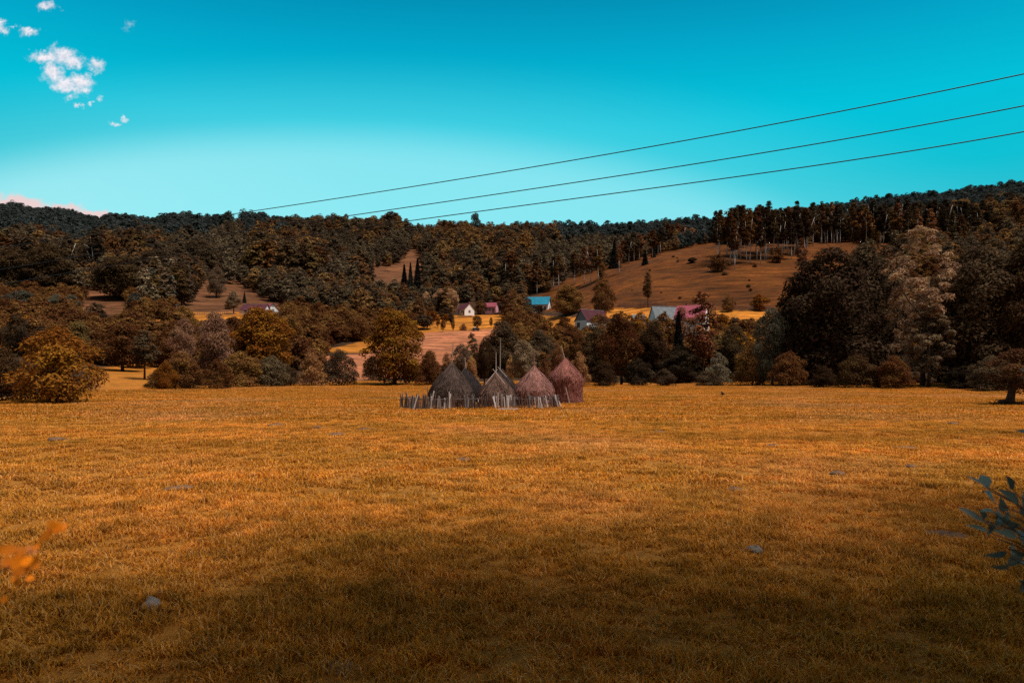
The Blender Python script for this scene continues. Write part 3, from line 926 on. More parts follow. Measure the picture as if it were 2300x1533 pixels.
for (u, vb, vt) in BIRCH:
    right = u > 1600
    mid = 1460 < u < 1600
    T('birch', u, vb + rb.uniform(-2, 2), vt + rb.uniform(-4, 6), rb.uniform(22, 34), ('umber', 'dark', 'rust', 'brown')[rb.integers(4)] if right else ('brown', 'rust', 'umber')[rb.integers(3)],
      'white-trunked birch in the tall stand along the top of the grassy hill' if right else
      ('birch in the small group on the crest left of the tall birch stand' if mid else 'slim birch along the lower left edge of the grassy hill'),
      group='birches of the hilltop stand' if right else ('birches of the small crest group' if mid else 'birches along the lower hill edge'))
for i in range(36):
    u = rb.uniform(1612, 1815)
    vb = np.interp(u, [1612, 1700, 1815], [rb.uniform(555, 606), rb.uniform(552, 600), rb.uniform(546, 575)])
    T('birch', u, vb, max(vb - rb.uniform(85, 125), rb.uniform(456, 476)), rb.uniform(22, 34), ('umber', 'dark', 'umber', 'brown', 'dark')[rb.integers(5)],
      'white-trunked birch in the tall stand along the top of the grassy hill', group='birches of the hilltop stand', tilt=rb.normal(0, .05))
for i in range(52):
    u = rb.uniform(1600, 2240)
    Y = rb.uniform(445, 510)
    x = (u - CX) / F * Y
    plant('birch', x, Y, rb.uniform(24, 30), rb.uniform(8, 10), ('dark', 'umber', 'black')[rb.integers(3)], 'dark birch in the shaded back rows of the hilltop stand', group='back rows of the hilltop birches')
for (u, vb, vt) in [(211, 630, 520), (217, 628, 515), (152, 630, 530), (12, 655, 560)]:
    T('birch', u, vb, vt, 44, 'umber', 'pale-trunked tree at the edge of the dark wood on the left', group='pale trunks at the left wood edge')

# ------------------------------------------------------------------ hillside woods
OPEN = [   # open ground that shows in the view; no scattered tree may cover it
    [(1215, 668), (1290, 628), (1400, 596), (1480, 572), (1610, 545), (1640, 600), (1780, 610), (1760, 668), (1720, 690), (1380, 692), (1240, 692)],
    [(1820, 545), (1900, 545), (2010, 568), (1990, 600), (1830, 600)],
    [(190, 672), (222, 650), (262, 662), (280, 690), (240, 700), (195, 696)],
    [(435, 695), (470, 640), (475, 610), (492, 625), (500, 690)], 
    [(505, 640), (530, 640), (580, 672), (600, 684), (540, 690)], [(540, 690), (535, 680), (628, 680), (628, 698), (560, 698)],
    [(825, 612), (870, 598), (905, 604), (900, 624), (830, 620)], [(905, 604), (925, 565), (935, 570), (945, 640), (930, 640)],
    [(905, 752), (985, 712), (1130, 712), (1110, 740), (1110, 770), (1000, 800), (960, 800), (800, 815), (730, 778), (830, 768)],
    [(335, 714), (345, 702), (540, 700), (540, 712)], [(1022, 680), (1068, 680), (1068, 714), (1022, 714)], [(1088, 682), (1118, 682), (1118, 702), (1088, 702)],
    [(1192, 664), (1240, 664), (1240, 694), (1192, 694)], [(1290, 694), (1376, 694), (1376, 730), (1290, 730)], [(1418, 704), (1450, 704), (1450, 720), (1418, 720)],
    [(1455, 680), (1602, 680), (1602, 742), (1455, 742)], [(1640, 700), (1740, 700), (1700, 712), (1640, 712)], [(1385, 690), (1480, 690), (1480, 704), (1385, 704)],
    [(240, 826), (340, 826), (340, 878), (230, 882)], [(660, 792), (690, 792), (690, 804), (660, 804)],
]
PALE1 = [(424, 560), (540, 500), (570, 560), (560, 640), (500, 690), (460, 640)]
PALE2 = [(790, 600), (870, 540), (990, 500), (1010, 520), (900, 570), (830, 610)]
PALE3 = [(310, 700), (340, 640), (420, 640), (440, 690)]
PALE4 = [(1150, 640), (1200, 560), (1420, 540), (1400, 590), (1260, 640)]
PALE5 = [(700, 660), (740, 600), (800, 590), (800, 650)]


def scatter():
    r = np.random.default_rng(5)
    out = []
    Y = 152.0
    while Y < 1330:
        step = 5.0 if Y < 300 else (6.2 if Y < 430 else 8.0 + (Y - 430) * .006)
        half = Y * .82 + 25
        x = -half
        while x < half:
            xx = x + r.uniform(-.42, .42) * step
            yy = Y + r.uniform(-.42, .42) * step
            out.append((xx, yy, r.random(), r.random(), r.random()))
            x += step
        Y += step
    return np.array(out)


def build_woods():
    S = scatter()
    x, y = S[:, 0], S[:, 1]
    z = ground(x, y)
    u = CX + F * x / y
    v = HV - (z - EYE) / y * F
    edge = np.interp(u, EDGE_U, EDGE_Y)
    pale = np.zeros(len(x), bool)
    for P in (PALE1, PALE2, PALE3, PALE4, PALE5):
        pale |= in_poly(u, v, P)
    pale |= (S[:, 4] < .05) & (y > 330) & (y < 800)
    low = (y < 330)
    H = np.where(low, 4.5 + 4 * S[:, 2] ** 1.5, 12 + 12 * S[:, 2] ** 1.3)
    H = np.where((y >= 330) & (y < 450), 7 + 7 * S[:, 2], H)
    H = H * np.where(y > 450, 1 + .13 * np.sin(x * .021 + 2 * np.sin(y * .011)) + .14 * np.sin(x * .067 + y * .04), 1)
    H = np.where(pale, 9 + 8 * S[:, 2], H)
    W = np.where(pale, H * .5, H * (.62 + .25 * S[:, 3]))
    W = np.where(low & ~pale, H * (.9 + .35 * S[:, 3]), W)
    keep = y > edge + 16
    keep &= ~((u > 1640) & (y < 150))
    vt = v - H / y * F
    hw = W / y * F * .42
    for P in OPEN:
        for fu in (-1, -.5, 0, .5, 1):
            for fv in (0, .35, .7, .95):
                keep &= ~in_poly(u + fu * hw, v + (vt - v) * fv, P)
    # hill meadow at the right stays free behind its crest as well
    keep &= ~((u > 1210) & (u < 2010) & (y > 268) & (y < 440))
    keep &= ~((u > 1590) & (u < 2010) & (y > 300) & (y < 440))
    # what can be seen at all: running horizon of crown tops from near to far
    order = np.argsort(y)
    hor = np.full(500, 900.0)
    vis = np.zeros(len(x), bool)
    for i in order:
        if not keep[i]: continue
        b = int(np.clip((u[i] + 200) / 5.4, 0, 499))
        if u[i] < -200 or u[i] > 2500: continue
        if vt[i] < hor[b] + 14 / 1:
            vis[i] = True
        if vt[i] < hor[b] - 0:
            hor[b] = hor[b] * .35 + (vt[i] + (v[i] - vt[i]) * .25) * .65 if y[i] > 330 else hor[b]
    keep &= vis
    idx = np.nonzero(keep)[0]
    size = (H * F / y)[idx]
    inframe = (u[idx] > -20) & (u[idx] < 2320)
    rank = idx[inframe][np.argsort(-size[inframe])]
    solo = set(rank[:170].tolist())
    groups = {}
    for i in idx:
        if i in solo:
            c = 'silver' if False else None
            if pale[i]:
                kind, c = 'poplar', ('grey', 'olive', 'greygreen')[int(S[i, 4] * 97) % 3]
            elif y[i] < 330:
                kind, c = 'mid', ('brown', 'orange', 'umber', 'olive', 'brown')[int(S[i, 4] * 97) % 5]
            else:
                kind, c = 'forest', ('umber', 'dark', 'olive', 'brown')[int(S[i, 4] * 97) % 4]
            if u[i] < 700:
                reg = 'left of the village'
            elif u[i] < 1200:
                reg = 'around the orchard'
            else:
                reg = 'by the houses under the grassy hill'
            hue = {'brown': 'brown', 'orange': 'orange', 'umber': 'dark brown', 'olive': 'olive brown', 'grey': 'grey', 'greygreen': 'grey-green', 'silver': 'pale', 'dark': 'blackish'}[c]
            shape = {'poplar': 'slim pointed tree', 'mid': 'bushy tree', 'forest': 'tall wood tree'}[kind]
            plant(kind, x[i], y[i], H[i], W[i], c, f'{hue} {shape} in the thickets {reg}', group=f'trees of the thickets {reg}', z=z[i])
            continue
        if pale[i]:
            g = 'pale'
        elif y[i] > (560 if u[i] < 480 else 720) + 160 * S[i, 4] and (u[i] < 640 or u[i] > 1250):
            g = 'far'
        elif y[i] < 330:
            g = 'thicket'
        else:
            g = 'brown' if S[i, 4] < .38 + .25 * (u[i] > 980) + .2 * math.sin(u[i] * .012 + y[i] * .01) else 'dark'
        groups.setdefault(g, []).append(i)
    spec = {'pale': ('poplar', 'youngwood', 'young_wood', 'grey young trees growing in pale strips on the hillsides'),
            'far': ('forest', 'teal', 'far_forest', 'dark forest along the far ridges, bluish haze put into its colour'),  # bluish leaf colour stands in for haze over the distant ridges
            'thicket': ('mid', 'brown', 'thicket', 'dark brown thickets on the low slope behind the meadow'),
            'brown': ('forest', 'rustwood', 'brown_forest', 'rusty brown broadleaf forest on the middle hill'),
            'dark': ('forest', 'deepwood', 'dark_forest', 'dense dark forest on the hillsides')}
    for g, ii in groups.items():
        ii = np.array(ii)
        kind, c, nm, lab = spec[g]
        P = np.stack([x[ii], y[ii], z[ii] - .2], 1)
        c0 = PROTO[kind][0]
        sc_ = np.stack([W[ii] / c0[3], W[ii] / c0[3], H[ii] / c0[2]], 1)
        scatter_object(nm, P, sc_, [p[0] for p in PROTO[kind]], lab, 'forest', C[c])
    print('woods', len(idx), {g: len(i) for g, i in groups.items()})


def scatter_object(name, P, scale, meshes, label, cat, color=None):
    """one 'stuff' object: the given meshes set at points P by geometry nodes"""
    me = bpy.data.meshes.new(name)
    me.from_pydata(P, [], [])
    a = me.attributes.new('sc', 'FLOAT_VECTOR', 'POINT')
    a.data.foreach_set('vector', np.asarray(scale, np.float32).ravel())
    o = obj(name, me, color=color)
    tag(o, label, cat, kind='stuff')
    g = bpy.data.node_groups.new(name, 'GeometryNodeTree')
    g.interface.new_socket('Geometry', in_out='INPUT', socket_type='NodeSocketGeometry')
    g.interface.new_socket('Geometry', in_out='OUTPUT', socket_type='NodeSocketGeometry')
    N, Lk = g.nodes, g.links
    gi, go = N.new('NodeGroupInput'), N.new('NodeGroupOutput')
    jn = N.new('GeometryNodeJoinGeometry')
    for m in meshes:
        src = bpy.data.objects.new('source_' + m.name, m)
        oi = N.new('GeometryNodeObjectInfo')
        oi.inputs['Object'].default_value = src
        oi.inputs['As Instance'].default_value = False
        ti = N.new('GeometryNodeGeometryToInstance')
        Lk.new(oi.outputs['Geometry'], ti.inputs[0])
        Lk.new(ti.outputs[0], jn.inputs[0])
    ip = N.new('GeometryNodeInstanceOnPoints')
    ip.inputs['Pick Instance'].default_value = True
    Lk.new(gi.outputs[0], ip.inputs['Points'])
    Lk.new(jn.outputs[0], ip.inputs['Instance'])
    ri = N.new('FunctionNodeRandomValue')
    ri.data_type = 'INT'
    ri.inputs[4].default_value = 0
    ri.inputs[5].default_value = len(meshes) - 1
    Lk.new(ri.outputs[2], ip.inputs['Instance Index'])
    rv = N.new('FunctionNodeRandomValue')
    rv.data_type = 'FLOAT_VECTOR'
    rv.inputs[0].default_value = (-.06, -.06, 0)
    rv.inputs[1].default_value = (.06, .06, 6.283)
    rv.inputs['Seed'].default_value = 3
    er = N.new('FunctionNodeEulerToRotation')
    Lk.new(rv.outputs[0], er.inputs[0])
    Lk.new(er.outputs[0], ip.inputs['Rotation'])
    na = N.new('GeometryNodeInputNamedAttribute')
    na.data_type = 'FLOAT_VECTOR'
    na.inputs[0].default_value = 'sc'
    Lk.new(na.outputs[0], ip.inputs['Scale'])
    Lk.new(ip.outputs[0], go.inputs[0])
    md = o.modifiers.new('scatter', 'NODES')
    md.node_group = g
    return o


build_woods()


# ------------------------------------------------------------------ grass
def grass_fn(nt):
    ge = nt.n('ShaderNodeNewGeometry')
    n1 = nt.n('ShaderNodeTexNoise', {'Vector': (ge, 'Position'), 'Scale': 0.22, 'Detail': 4.0, 'Roughness': .6})
    n2 = nt.n('ShaderNodeTexNoise', {'Vector': (ge, 'Position'), 'Scale': 1.6, 'Detail': 3.0, 'Roughness': .6})
    rp = (ge, 'Random Per Island')
    c = nt.ramp(rp, [(0, (0.33, 0.115, 0.012)), (.45, (0.54, 0.212, 0.022)), (.8, (0.66, 0.285, 0.036)), (.93, (0.70, 0.36, 0.10)), (1, (0.76, 0.50, 0.24))])
    ms = nt.n('ShaderNodeMapping', {0: (ge, 'Position'), 2: (0, 0, 0.12), 3: (.035, .30, 1)})
    n6 = nt.n('ShaderNodeTexNoise', {'Vector': ms, 'Scale': 1.0, 'Detail': 5.0, 'Roughness': .6})
    n7 = nt.n('ShaderNodeTexNoise', {'Vector': (ge, 'Position'), 'Scale': 0.06, 'Detail': 3.0})
    c = nt.mix(smooth(nt, (n7, 0), .48, .72), (c, 0), nt.mix(0.45, (c, 0), (0.66, 0.36, 0.16)))
    c = nt.n('ShaderNodeHueSaturation', {'Value': nt.n('ShaderNodeMapRange', {0: (n6, 0), 1: .33, 2: .67, 3: .74, 4: 1.2}), 'Color': (c, 2)})
    v = nt.math('MULTIPLY', nt.n('ShaderNodeMapRange', {0: (n1, 0), 1: .3, 2: .7, 3: .74, 4: 1.25}), nt.n('ShaderNodeMapRange', {0: (n2, 0), 1: .3, 2: .7, 3: .62, 4: 1.3}))
    h = nt.n('ShaderNodeMapRange', {0: (n1, 0), 1: .3, 2: .7, 3: .506, 4: .492})
    hs = nt.n('ShaderNodeHueSaturation', {'Hue': h, 'Value': v, 'Color': (c, 0)})
    d = nt.n('ShaderNodeBsdfDiffuse', {0: hs})
    t = nt.n('ShaderNodeBsdfTranslucent', {0: hs})
    return nt.n('ShaderNodeMixShader', {0: 0.35, 1: d, 2: t})


M['grass'] = mat('grass_blades', grass_fn)


def tuft(seed, n, rad, h, w, lie=.5):
    r = np.random.default_rng(seed)
    V, Fc = [], []
    for i in range(n):
        a, q = r.uniform(0, 6.283), rad * math.sqrt(r.random())
        p = np.array([q * math.cos(a), q * math.sin(a), -.01])
        b = r.uniform(0, 6.283)
        d = np.array([math.cos(b), math.sin(b), 0])
        s = np.array([-d[1], d[0], 0]) * w * r.uniform(.6, 1.2)
        hh = h * r.uniform(.4, 1.25)
        ln = r.uniform(.15, lie + .4) * hh
        m = p + d * ln * .35 + np.array([0, 0, hh * .6])
        e = p + d * ln * 1.1 + np.array([0, 0, hh * r.uniform(.75, 1.0)])
        k = len(V)
        V += [p - s, p + s, m + s * .8, m - s * .8, e]
        Fc += [(k, k + 1, k + 2, k + 3), (k + 3, k + 2, k + 4)]
    return mesh('grass_tuft', np.array(V), Fc, [M['grass']])


BARE = [(341, 1374, 46), (1694, 1250, 34), (1664, 1254, 12), (128, 988, 40), (1650, 1106, 30), (400, 1100, 40), (2130, 1220, 60), (1040, 1037, 30), (1880, 1070, 24)]


def build_grass():
    r = np.random.default_rng(11)
    bands = [('grass', 5.0, 14.0, 125, [tuft(s, 22, .10, .098, .0072, .75) for s in range(60, 65)]),
             ('grass', 14.0, 36.0, 26, [tuft(s, 30, .2, .10, .0115, .9) for s in range(65, 69)]),
             ('grass', 36.0, 148.0, 5.5, [tuft(s, 30, .5, .10, .028, 1.0) for s in range(69, 73)])]
    for nm, y0, y1, den, ms in bands:
        area = .86 * (y1 ** 2 - y0 ** 2)
        n = int(area * den)
        y = np.sqrt(r.uniform(y0 ** 2, y1 ** 2, n))
        x = r.uniform(-.86, .86, n) * y
        u = CX + F * x / y
        k = y < np.interp(u, EDGE_U, EDGE_Y) + 1
        for (eu, ev, ew) in BARE:
            ey = hit(eu, ev, 5)
            k &= ((x - (eu - CX) / F * ey) / (ew / F * ey * .62)) ** 2 + ((y - ey) / (ew / F * ey * .62 + .12)) ** 2 > 1
        # tussocks and thin places
        q = np.sin(x * 1.7 + 1.9 * np.sin(y * .8)) * np.sin(y * 1.3 + 1.6 * np.sin(x * .9)) + .6 * np.sin(x * 4.1 + y * 2.2) * np.sin(y * 3.7 - x)
        k &= r.random(n) < np.clip(.82 + .42 * q, .25, 1)
        x, y, q = x[k], y[k], q[k]
        s = np.clip(1 + .38 * q, .4, 1.7) * r.uniform(.75, 1.3, len(x))
        S = np.stack([r.uniform(.85, 1.2, len(x)), r.uniform(.85, 1.2, len(x)), s], 1)
        o = scatter_object('grass', np.stack([x, y, ground(x, y)], 1), S, ms, 'golden grass of the meadow', 'grass')
        print('grass', len(x))


build_grass()


# ------------------------------------------------------------------ haystacks
def hay_fn(c):
    def fn(nt):
        ge = nt.n('ShaderNodeNewGeometry')
        tc = nt.n('ShaderNodeTexCoord')
        n1 = nt.n('ShaderNodeTexNoise', {'Vector': (tc, 'Object'), 'Scale': 1.4, 'Detail': 4.0, 'Roughness': .65})
        v = nt.math('MULTIPLY', nt.math('MULTIPLY_ADD', (ge, 'Random Per Island'), 1.1, .5), nt.n('ShaderNodeMapRange', {0: (n1, 0), 1: .3, 2: .7, 3: .65, 4: 1.3}))
        hs = nt.n('ShaderNodeHueSaturation', {'Value': v, 'Color': tuple(c) + (1,)})
        return nt.n('ShaderNodeBsdfDiffuse', {0: hs})
    return fn


def hay_mesh(name, prof, seed, m, strands=5200, squash=1.0, ln=.5):
    """prof: [(z, radius)] outline of the stack; draped with loose hay strands"""
    r = np.random.default_rng(seed)
    zs = np.array([p[0] for p in prof])
    rs = np.array([p[1] for p in prof])
    nz, na = 30, 40
    ph = r.uniform(0, 6.28, 6)

    def surf(z, a):
        rr = np.interp(z, zs, rs)
        w = 1 + .035 * np.sin(3 * a + ph[0] + z) + .03 * np.sin(5 * a + ph[1] - 2 * z) + .02 * np.sin(9 * a + ph[2] + 3 * z)
        return rr * w
    zz = np.linspace(zs[0], zs[-1], nz)
    V, Fc = [], []
    for i, z in enumerate(zz):
        for k in range(na):
            a = 2 * math.pi * k / na
            q = float(surf(z, a)) * (1 + r.normal(0, .012))
            V.append((q * math.cos(a), q * math.sin(a) * squash, z))
    for i in range(nz - 1):
        for k in range(na):
            Fc.append((i * na + k, i * na + (k + 1) % na, (i + 1) * na + (k + 1) % na, (i + 1) * na + k))
    V = np.array(V)
    # strands
    t = r.random(strands * 3)
    z = zs[0] + (zs[-1] - zs[0]) * t
    k = r.random(len(z)) < (np.interp(z, zs, rs) / rs.max() + .05)
    z = z[k][:strands]
    n = len(z)
    a = r.uniform(0, 6.283, n)
    q0 = surf(z, a) + r.uniform(0, .05, n)
    l = ln * r.uniform(.4, 1.3, n)
    z1 = np.maximum(z - l * .85, zs[0] - .02)
    a1 = a + r.normal(0, .10, n)
    q1 = np.interp(z1, zs, rs) * (1 + .02 * r.normal(size=n)) + r.uniform(.0, .10, n)
    w = .014 + .014 * r.random(n)
    p0 = np.stack([q0 * np.cos(a), q0 * np.sin(a) * squash, z], 1)
    p1 = np.stack([q1 * np.cos(a1), q1 * np.sin(a1) * squash, z1], 1)
    s = np.stack([-np.sin(a), np.cos(a), 0 * a], 1) * w[:, None]
    S = np.stack([p0 - s, p0 + s, p1 + s * .5, p1 - s * .5], 1).reshape(-1, 3)
    f2 = [tuple(x) for x in (np.arange(len(S)).reshape(-1, 4) + len(V))]
    return mesh(name, np.concatenate([V, S]), Fc + f2, [m])


def haystack(u, vb, apex, half, prof, col, label, pole_top, seed, polem='pole', sticks=(), lean=0.0, pole_u=None, Y=None, strands=5200):
    """u, vb: foot in the photo; apex: photo row of the hay tip; half: widest half width in px; prof: [(t, r)] relative"""
    Y = Y or hit(u, vb)
    x = (u - CX) / F * Y
    z = gz(x, Y)
    H = EYE + (HV - apex) / F * Y - z
    W = half / F * Y
    e = bpy.data.objects.new('haystack', None)
    COL.objects.link(e)
    e.location = (x, Y, z)
    tag(e, label, 'haystack', 'haystacks in the stake enclosure')
    P = [(t * H, r * W) for t, r in prof]
    P[0] = (-.05, P[0][1])
    obj('hay', hay_mesh('hay', P, seed, mat('hay', hay_fn(col)), strands), e)
    b = MB()
    pt = EYE + (HV - pole_top) / F * Y - z
    dx = ((pole_u or u) - u) / F * Y
    b.tube([(0, 0, H * .5), (dx * .25, 0, H), (dx * .6, 0, H + (pt - H) * .5), (dx, 0, pt)], [.055, .05, .042, .03], 6)
    obj('pole', b.mesh('pole', [M[polem]]), e)
    for (u0, v0, u1, v1, dy0, dy1, rad, mm) in sticks:
        b = MB()
        s = Y / F
        b.tube([((u0 - u) * s, dy0, EYE + (HV - v0) * s - z), ((u1 - u) * s, dy1, EYE + (HV - v1) * s - z)], [rad, rad * .8], 5)
        obj('stick', b.mesh('stick', [M[mm]]), e)
    return e


CONE = [(0, .90), (.1, .97), (.22, 1), (.34, .97), (.48, .85), (.62, .66), (.76, .44), (.88, .23), (.95, .11), (1, .02)]
BULB = [(0, .94), (.1, .97), (.22, 1.0), (.36, .98), (.5, .85), (.65, .63), (.8, .38), (.92, .16), (1, .03)]
TALL = [(0, .96), (.12, .93), (.25, .93), (.38, .97), (.5, 1.0), (.58, .95), (.68, .76), (.8, .48), (.9, .25), (.97, .09), (1, .02)]
haystack(1014, 911, 813, 49, CONE, (0.068, 0.047, 0.040), 'dark grey haystack at the left front, highest of the two dark ones', 771, 1, pole_u=1018)
haystack(1047, 903, 827, 41, CONE, (0.030, 0.024, 0.024), 'blackish haystack half hidden behind the left dark one', 802, 2, pole_u=1044,
         sticks=[(1030, 850, 1046, 824, -1.2, -.1, .03, 'stake_dark')])
haystack(1114, 911, 836, 43, CONE, (0.11, 0.066, 0.052), 'brown haystack in the middle front with crossed sticks at its tip', 790, 3, pole_u=1114,
         sticks=[(1092, 862, 1117, 829, -1.3, -.2, .03, 'pole'), (1082, 884, 1110, 842, -1.5, -.5, .035, 'stake_brown'), (1135, 862, 1107, 828, -1.3, -.2, .03, 'pole')])
haystack(1123, 902, 827, 40, CONE, (0.048, 0.036, 0.034), 'dark haystack behind the middle one, under the tallest pole', 759, 4, pole_u=1124,
         sticks=[(1146, 858, 1128, 828, -1.2, -.1, .04, 'stake_dark'), (1138, 846, 1118, 823, -1.0, -.1, .03, 'pole')])
haystack(1200, 908, 821, 46, BULB, (0.225, 0.110, 0.094), 'rounded pinkish brown haystack behind the right end of the fence', 782, 5, polem='reddishpole', pole_u=1199,
         sticks=[(1182, 845, 1201, 820, -1.2, -.1, .025, 'stake_brown')])
haystack(1270, 903, 803, 40, TALL, (0.225, 0.090, 0.074), 'tallest reddish haystack standing free at the right end', 777, 6, polem='pole', pole_u=1260,
         sticks=[(1276, 905, 1267, 868, -2.0, -1.62, .035, 'pole'), (1312, 905, 1300, 878, -.3, -.2, .05, 'stake_brown'), (1266, 804, 1258, 796, -.2, 0, .03, 'stake_brown')], strands=6500)


# ------------------------------------------------------------------ stake fence around the stacks
def stake_fence(label, spec, rails, group=None):
    """spec: [(u, v_foot, v_top, u_top shift, width px, material)]"""
    u0, v0 = spec[0][0], spec[0][1]
    Y0 = hit(u0, v0)
    e = bpy.data.objects.new('stake_fence', None)
    COL.objects.link(e)
    org = Vector(((u0 - CX) / F * Y0, Y0, gz((u0 - CX) / F * Y0, Y0)))
    e.location = org
    tag(e, label, 'fence', group)
    r = random.Random(4)
    for (u, vb, vt, du, w, mm) in spec:
        Y = hit(u, vb)
        s = Y / F
        x = (u - CX) * s
        z = gz(x, Y)
        H = max(EYE + (HV - vt) * s - z, .3)
        b = MB()
        wd = w * s / 2
        top = Vector((x + du * s, Y + r.uniform(-.12, .12), z + H))
        foot = Vector((x, Y, z - .12))
        mid = foot.lerp(top, .5) + Vector((r.uniform(-.02, .02), 0, 0))
        b.tube([foot - org, mid - org, foot.lerp(top, .93) - org, top - org], [wd * 1.05, wd, wd * .85, wd * .35], 5)
        obj('stake', b.mesh('stake', [M['stake_' + mm]]), e)
    for (ua, va, ub, vb2, vfa, vfb) in rails:
        Ya, Yb = hit(ua, vfa), hit(ub, vfb)
        b = MB()
        pa, pb = px(ua, va, Ya + .08), px(ub, vb2, Yb + .08)
        b.tube([pa - org, (pa + pb) / 2 - org + Vector((0, 0, .03)), pb - org], .035, 5)
        obj('rail', b.mesh('rail', [M['stake_dark']]), e)
    return e


def fence_specs():
    r = random.Random(21)
    A = []
    u = 900.0
    while u < 966:
        vb = np.interp(u, [900, 930, 966], [917, 920, 919])
        A.append((u, vb, vb - r.uniform(25, 36), r.uniform(-.5, 4.5), r.uniform(2.4, 3.6), r.choice(['dark', 'grey', 'grey', 'brown', 'dark', 'grey'])))
        u += r.uniform(2.0, 2.8)
    A += [(959, 918, 869, .6, 1.8, 'dark'), (966, 919, 877, 9, 3.4, 'white'), (927, 922, 886, 12, 2.6, 'white'), (932, 921, 885, 9, 2.4, 'brown'), (913, 917, 880, -1, 2.2, 'dark'), (900, 918, 884, -1, 2.4, 'dark')]
    B = []
    u = 969.0
    while u < 1166:
        vb = np.interp(u, [969, 1060, 1166], [919, 917, 916])
        brown = 1075 < u < 1104 or 1018 < u < 1040
        B.append((u, vb, vb - r.uniform(23, 35), r.uniform(-2.5, 3), r.uniform(2.0, 3.6), r.choice(['brown', 'brown', 'dark', 'brown']) if brown else r.choice(['grey', 'dark', 'brown', 'grey', 'white', 'grey', 'brown', 'white'])))
        u += r.uniform(2.0, 3.0)
    B += [(1009, 919, 879, 0, 2.8, 'white'), (1069, 916, 892, 8, 2.6, 'white'), (1114, 917, 890, -7, 4, 'white'), (1141, 917, 888, 2, 4.2, 'white'), (1150, 917, 886, -3, 3.6, 'white')]
    D = []
    u = 1169.0
    while u < 1258:
        vb = np.interp(u, [1169, 1215, 1260], [916, 918, 914])
        dense = u > 1200
        D.append((u, vb, vb - r.uniform(22, 30) - (0 if dense else 3), r.uniform(-7, -1) if dense else r.uniform(-5, 5), r.uniform(2.0, 3.2), r.choice(['white', 'grey', 'white', 'dark', 'grey']) if dense else r.choice(['brown', 'dark', 'brown', 'grey'])))
        u += r.uniform(2.4, 3.4) if dense else r.uniform(4, 6)
    D += [(1169, 914, 895, 12, 2, 'dark'), (1171, 916, 892, -10, 2.4, 'grey'), (1261, 914, 893, -9, 3.2, 'white'), (1246, 905, 872, -2, 2.0, 'brown'), (1189, 917, 886, -9, 2, 'brown')]
    return A, B, D


fa, fb, fd = fence_specs()
stake_fence('leaning weathered stake fence left of the dark haystacks', fa, [(900, 896, 966, 897, 917, 919)])
stake_fence('long row of uneven stakes in front of the haystacks', fb, [(969, 897, 1166, 896, 919, 916)])
stake_fence('collapsing tangle of pale thin stakes before the pinkish haystack', fd, [(1169, 897, 1258, 895, 916, 914), (1196, 892, 1254, 888, 917, 914)])

b = MB()
Yp = hit(1140, 922)
s = Yp / F
b.box((0, 0, .05), (46 * s, .16, .06))
tag(obj('plank', b.mesh('plank', [M['stake_white']]), loc=((1141 - CX) * s, Yp, gz((1141 - CX) * s, Yp) + .07)), 'white plank lying on the grass before the stake fence', 'plank')


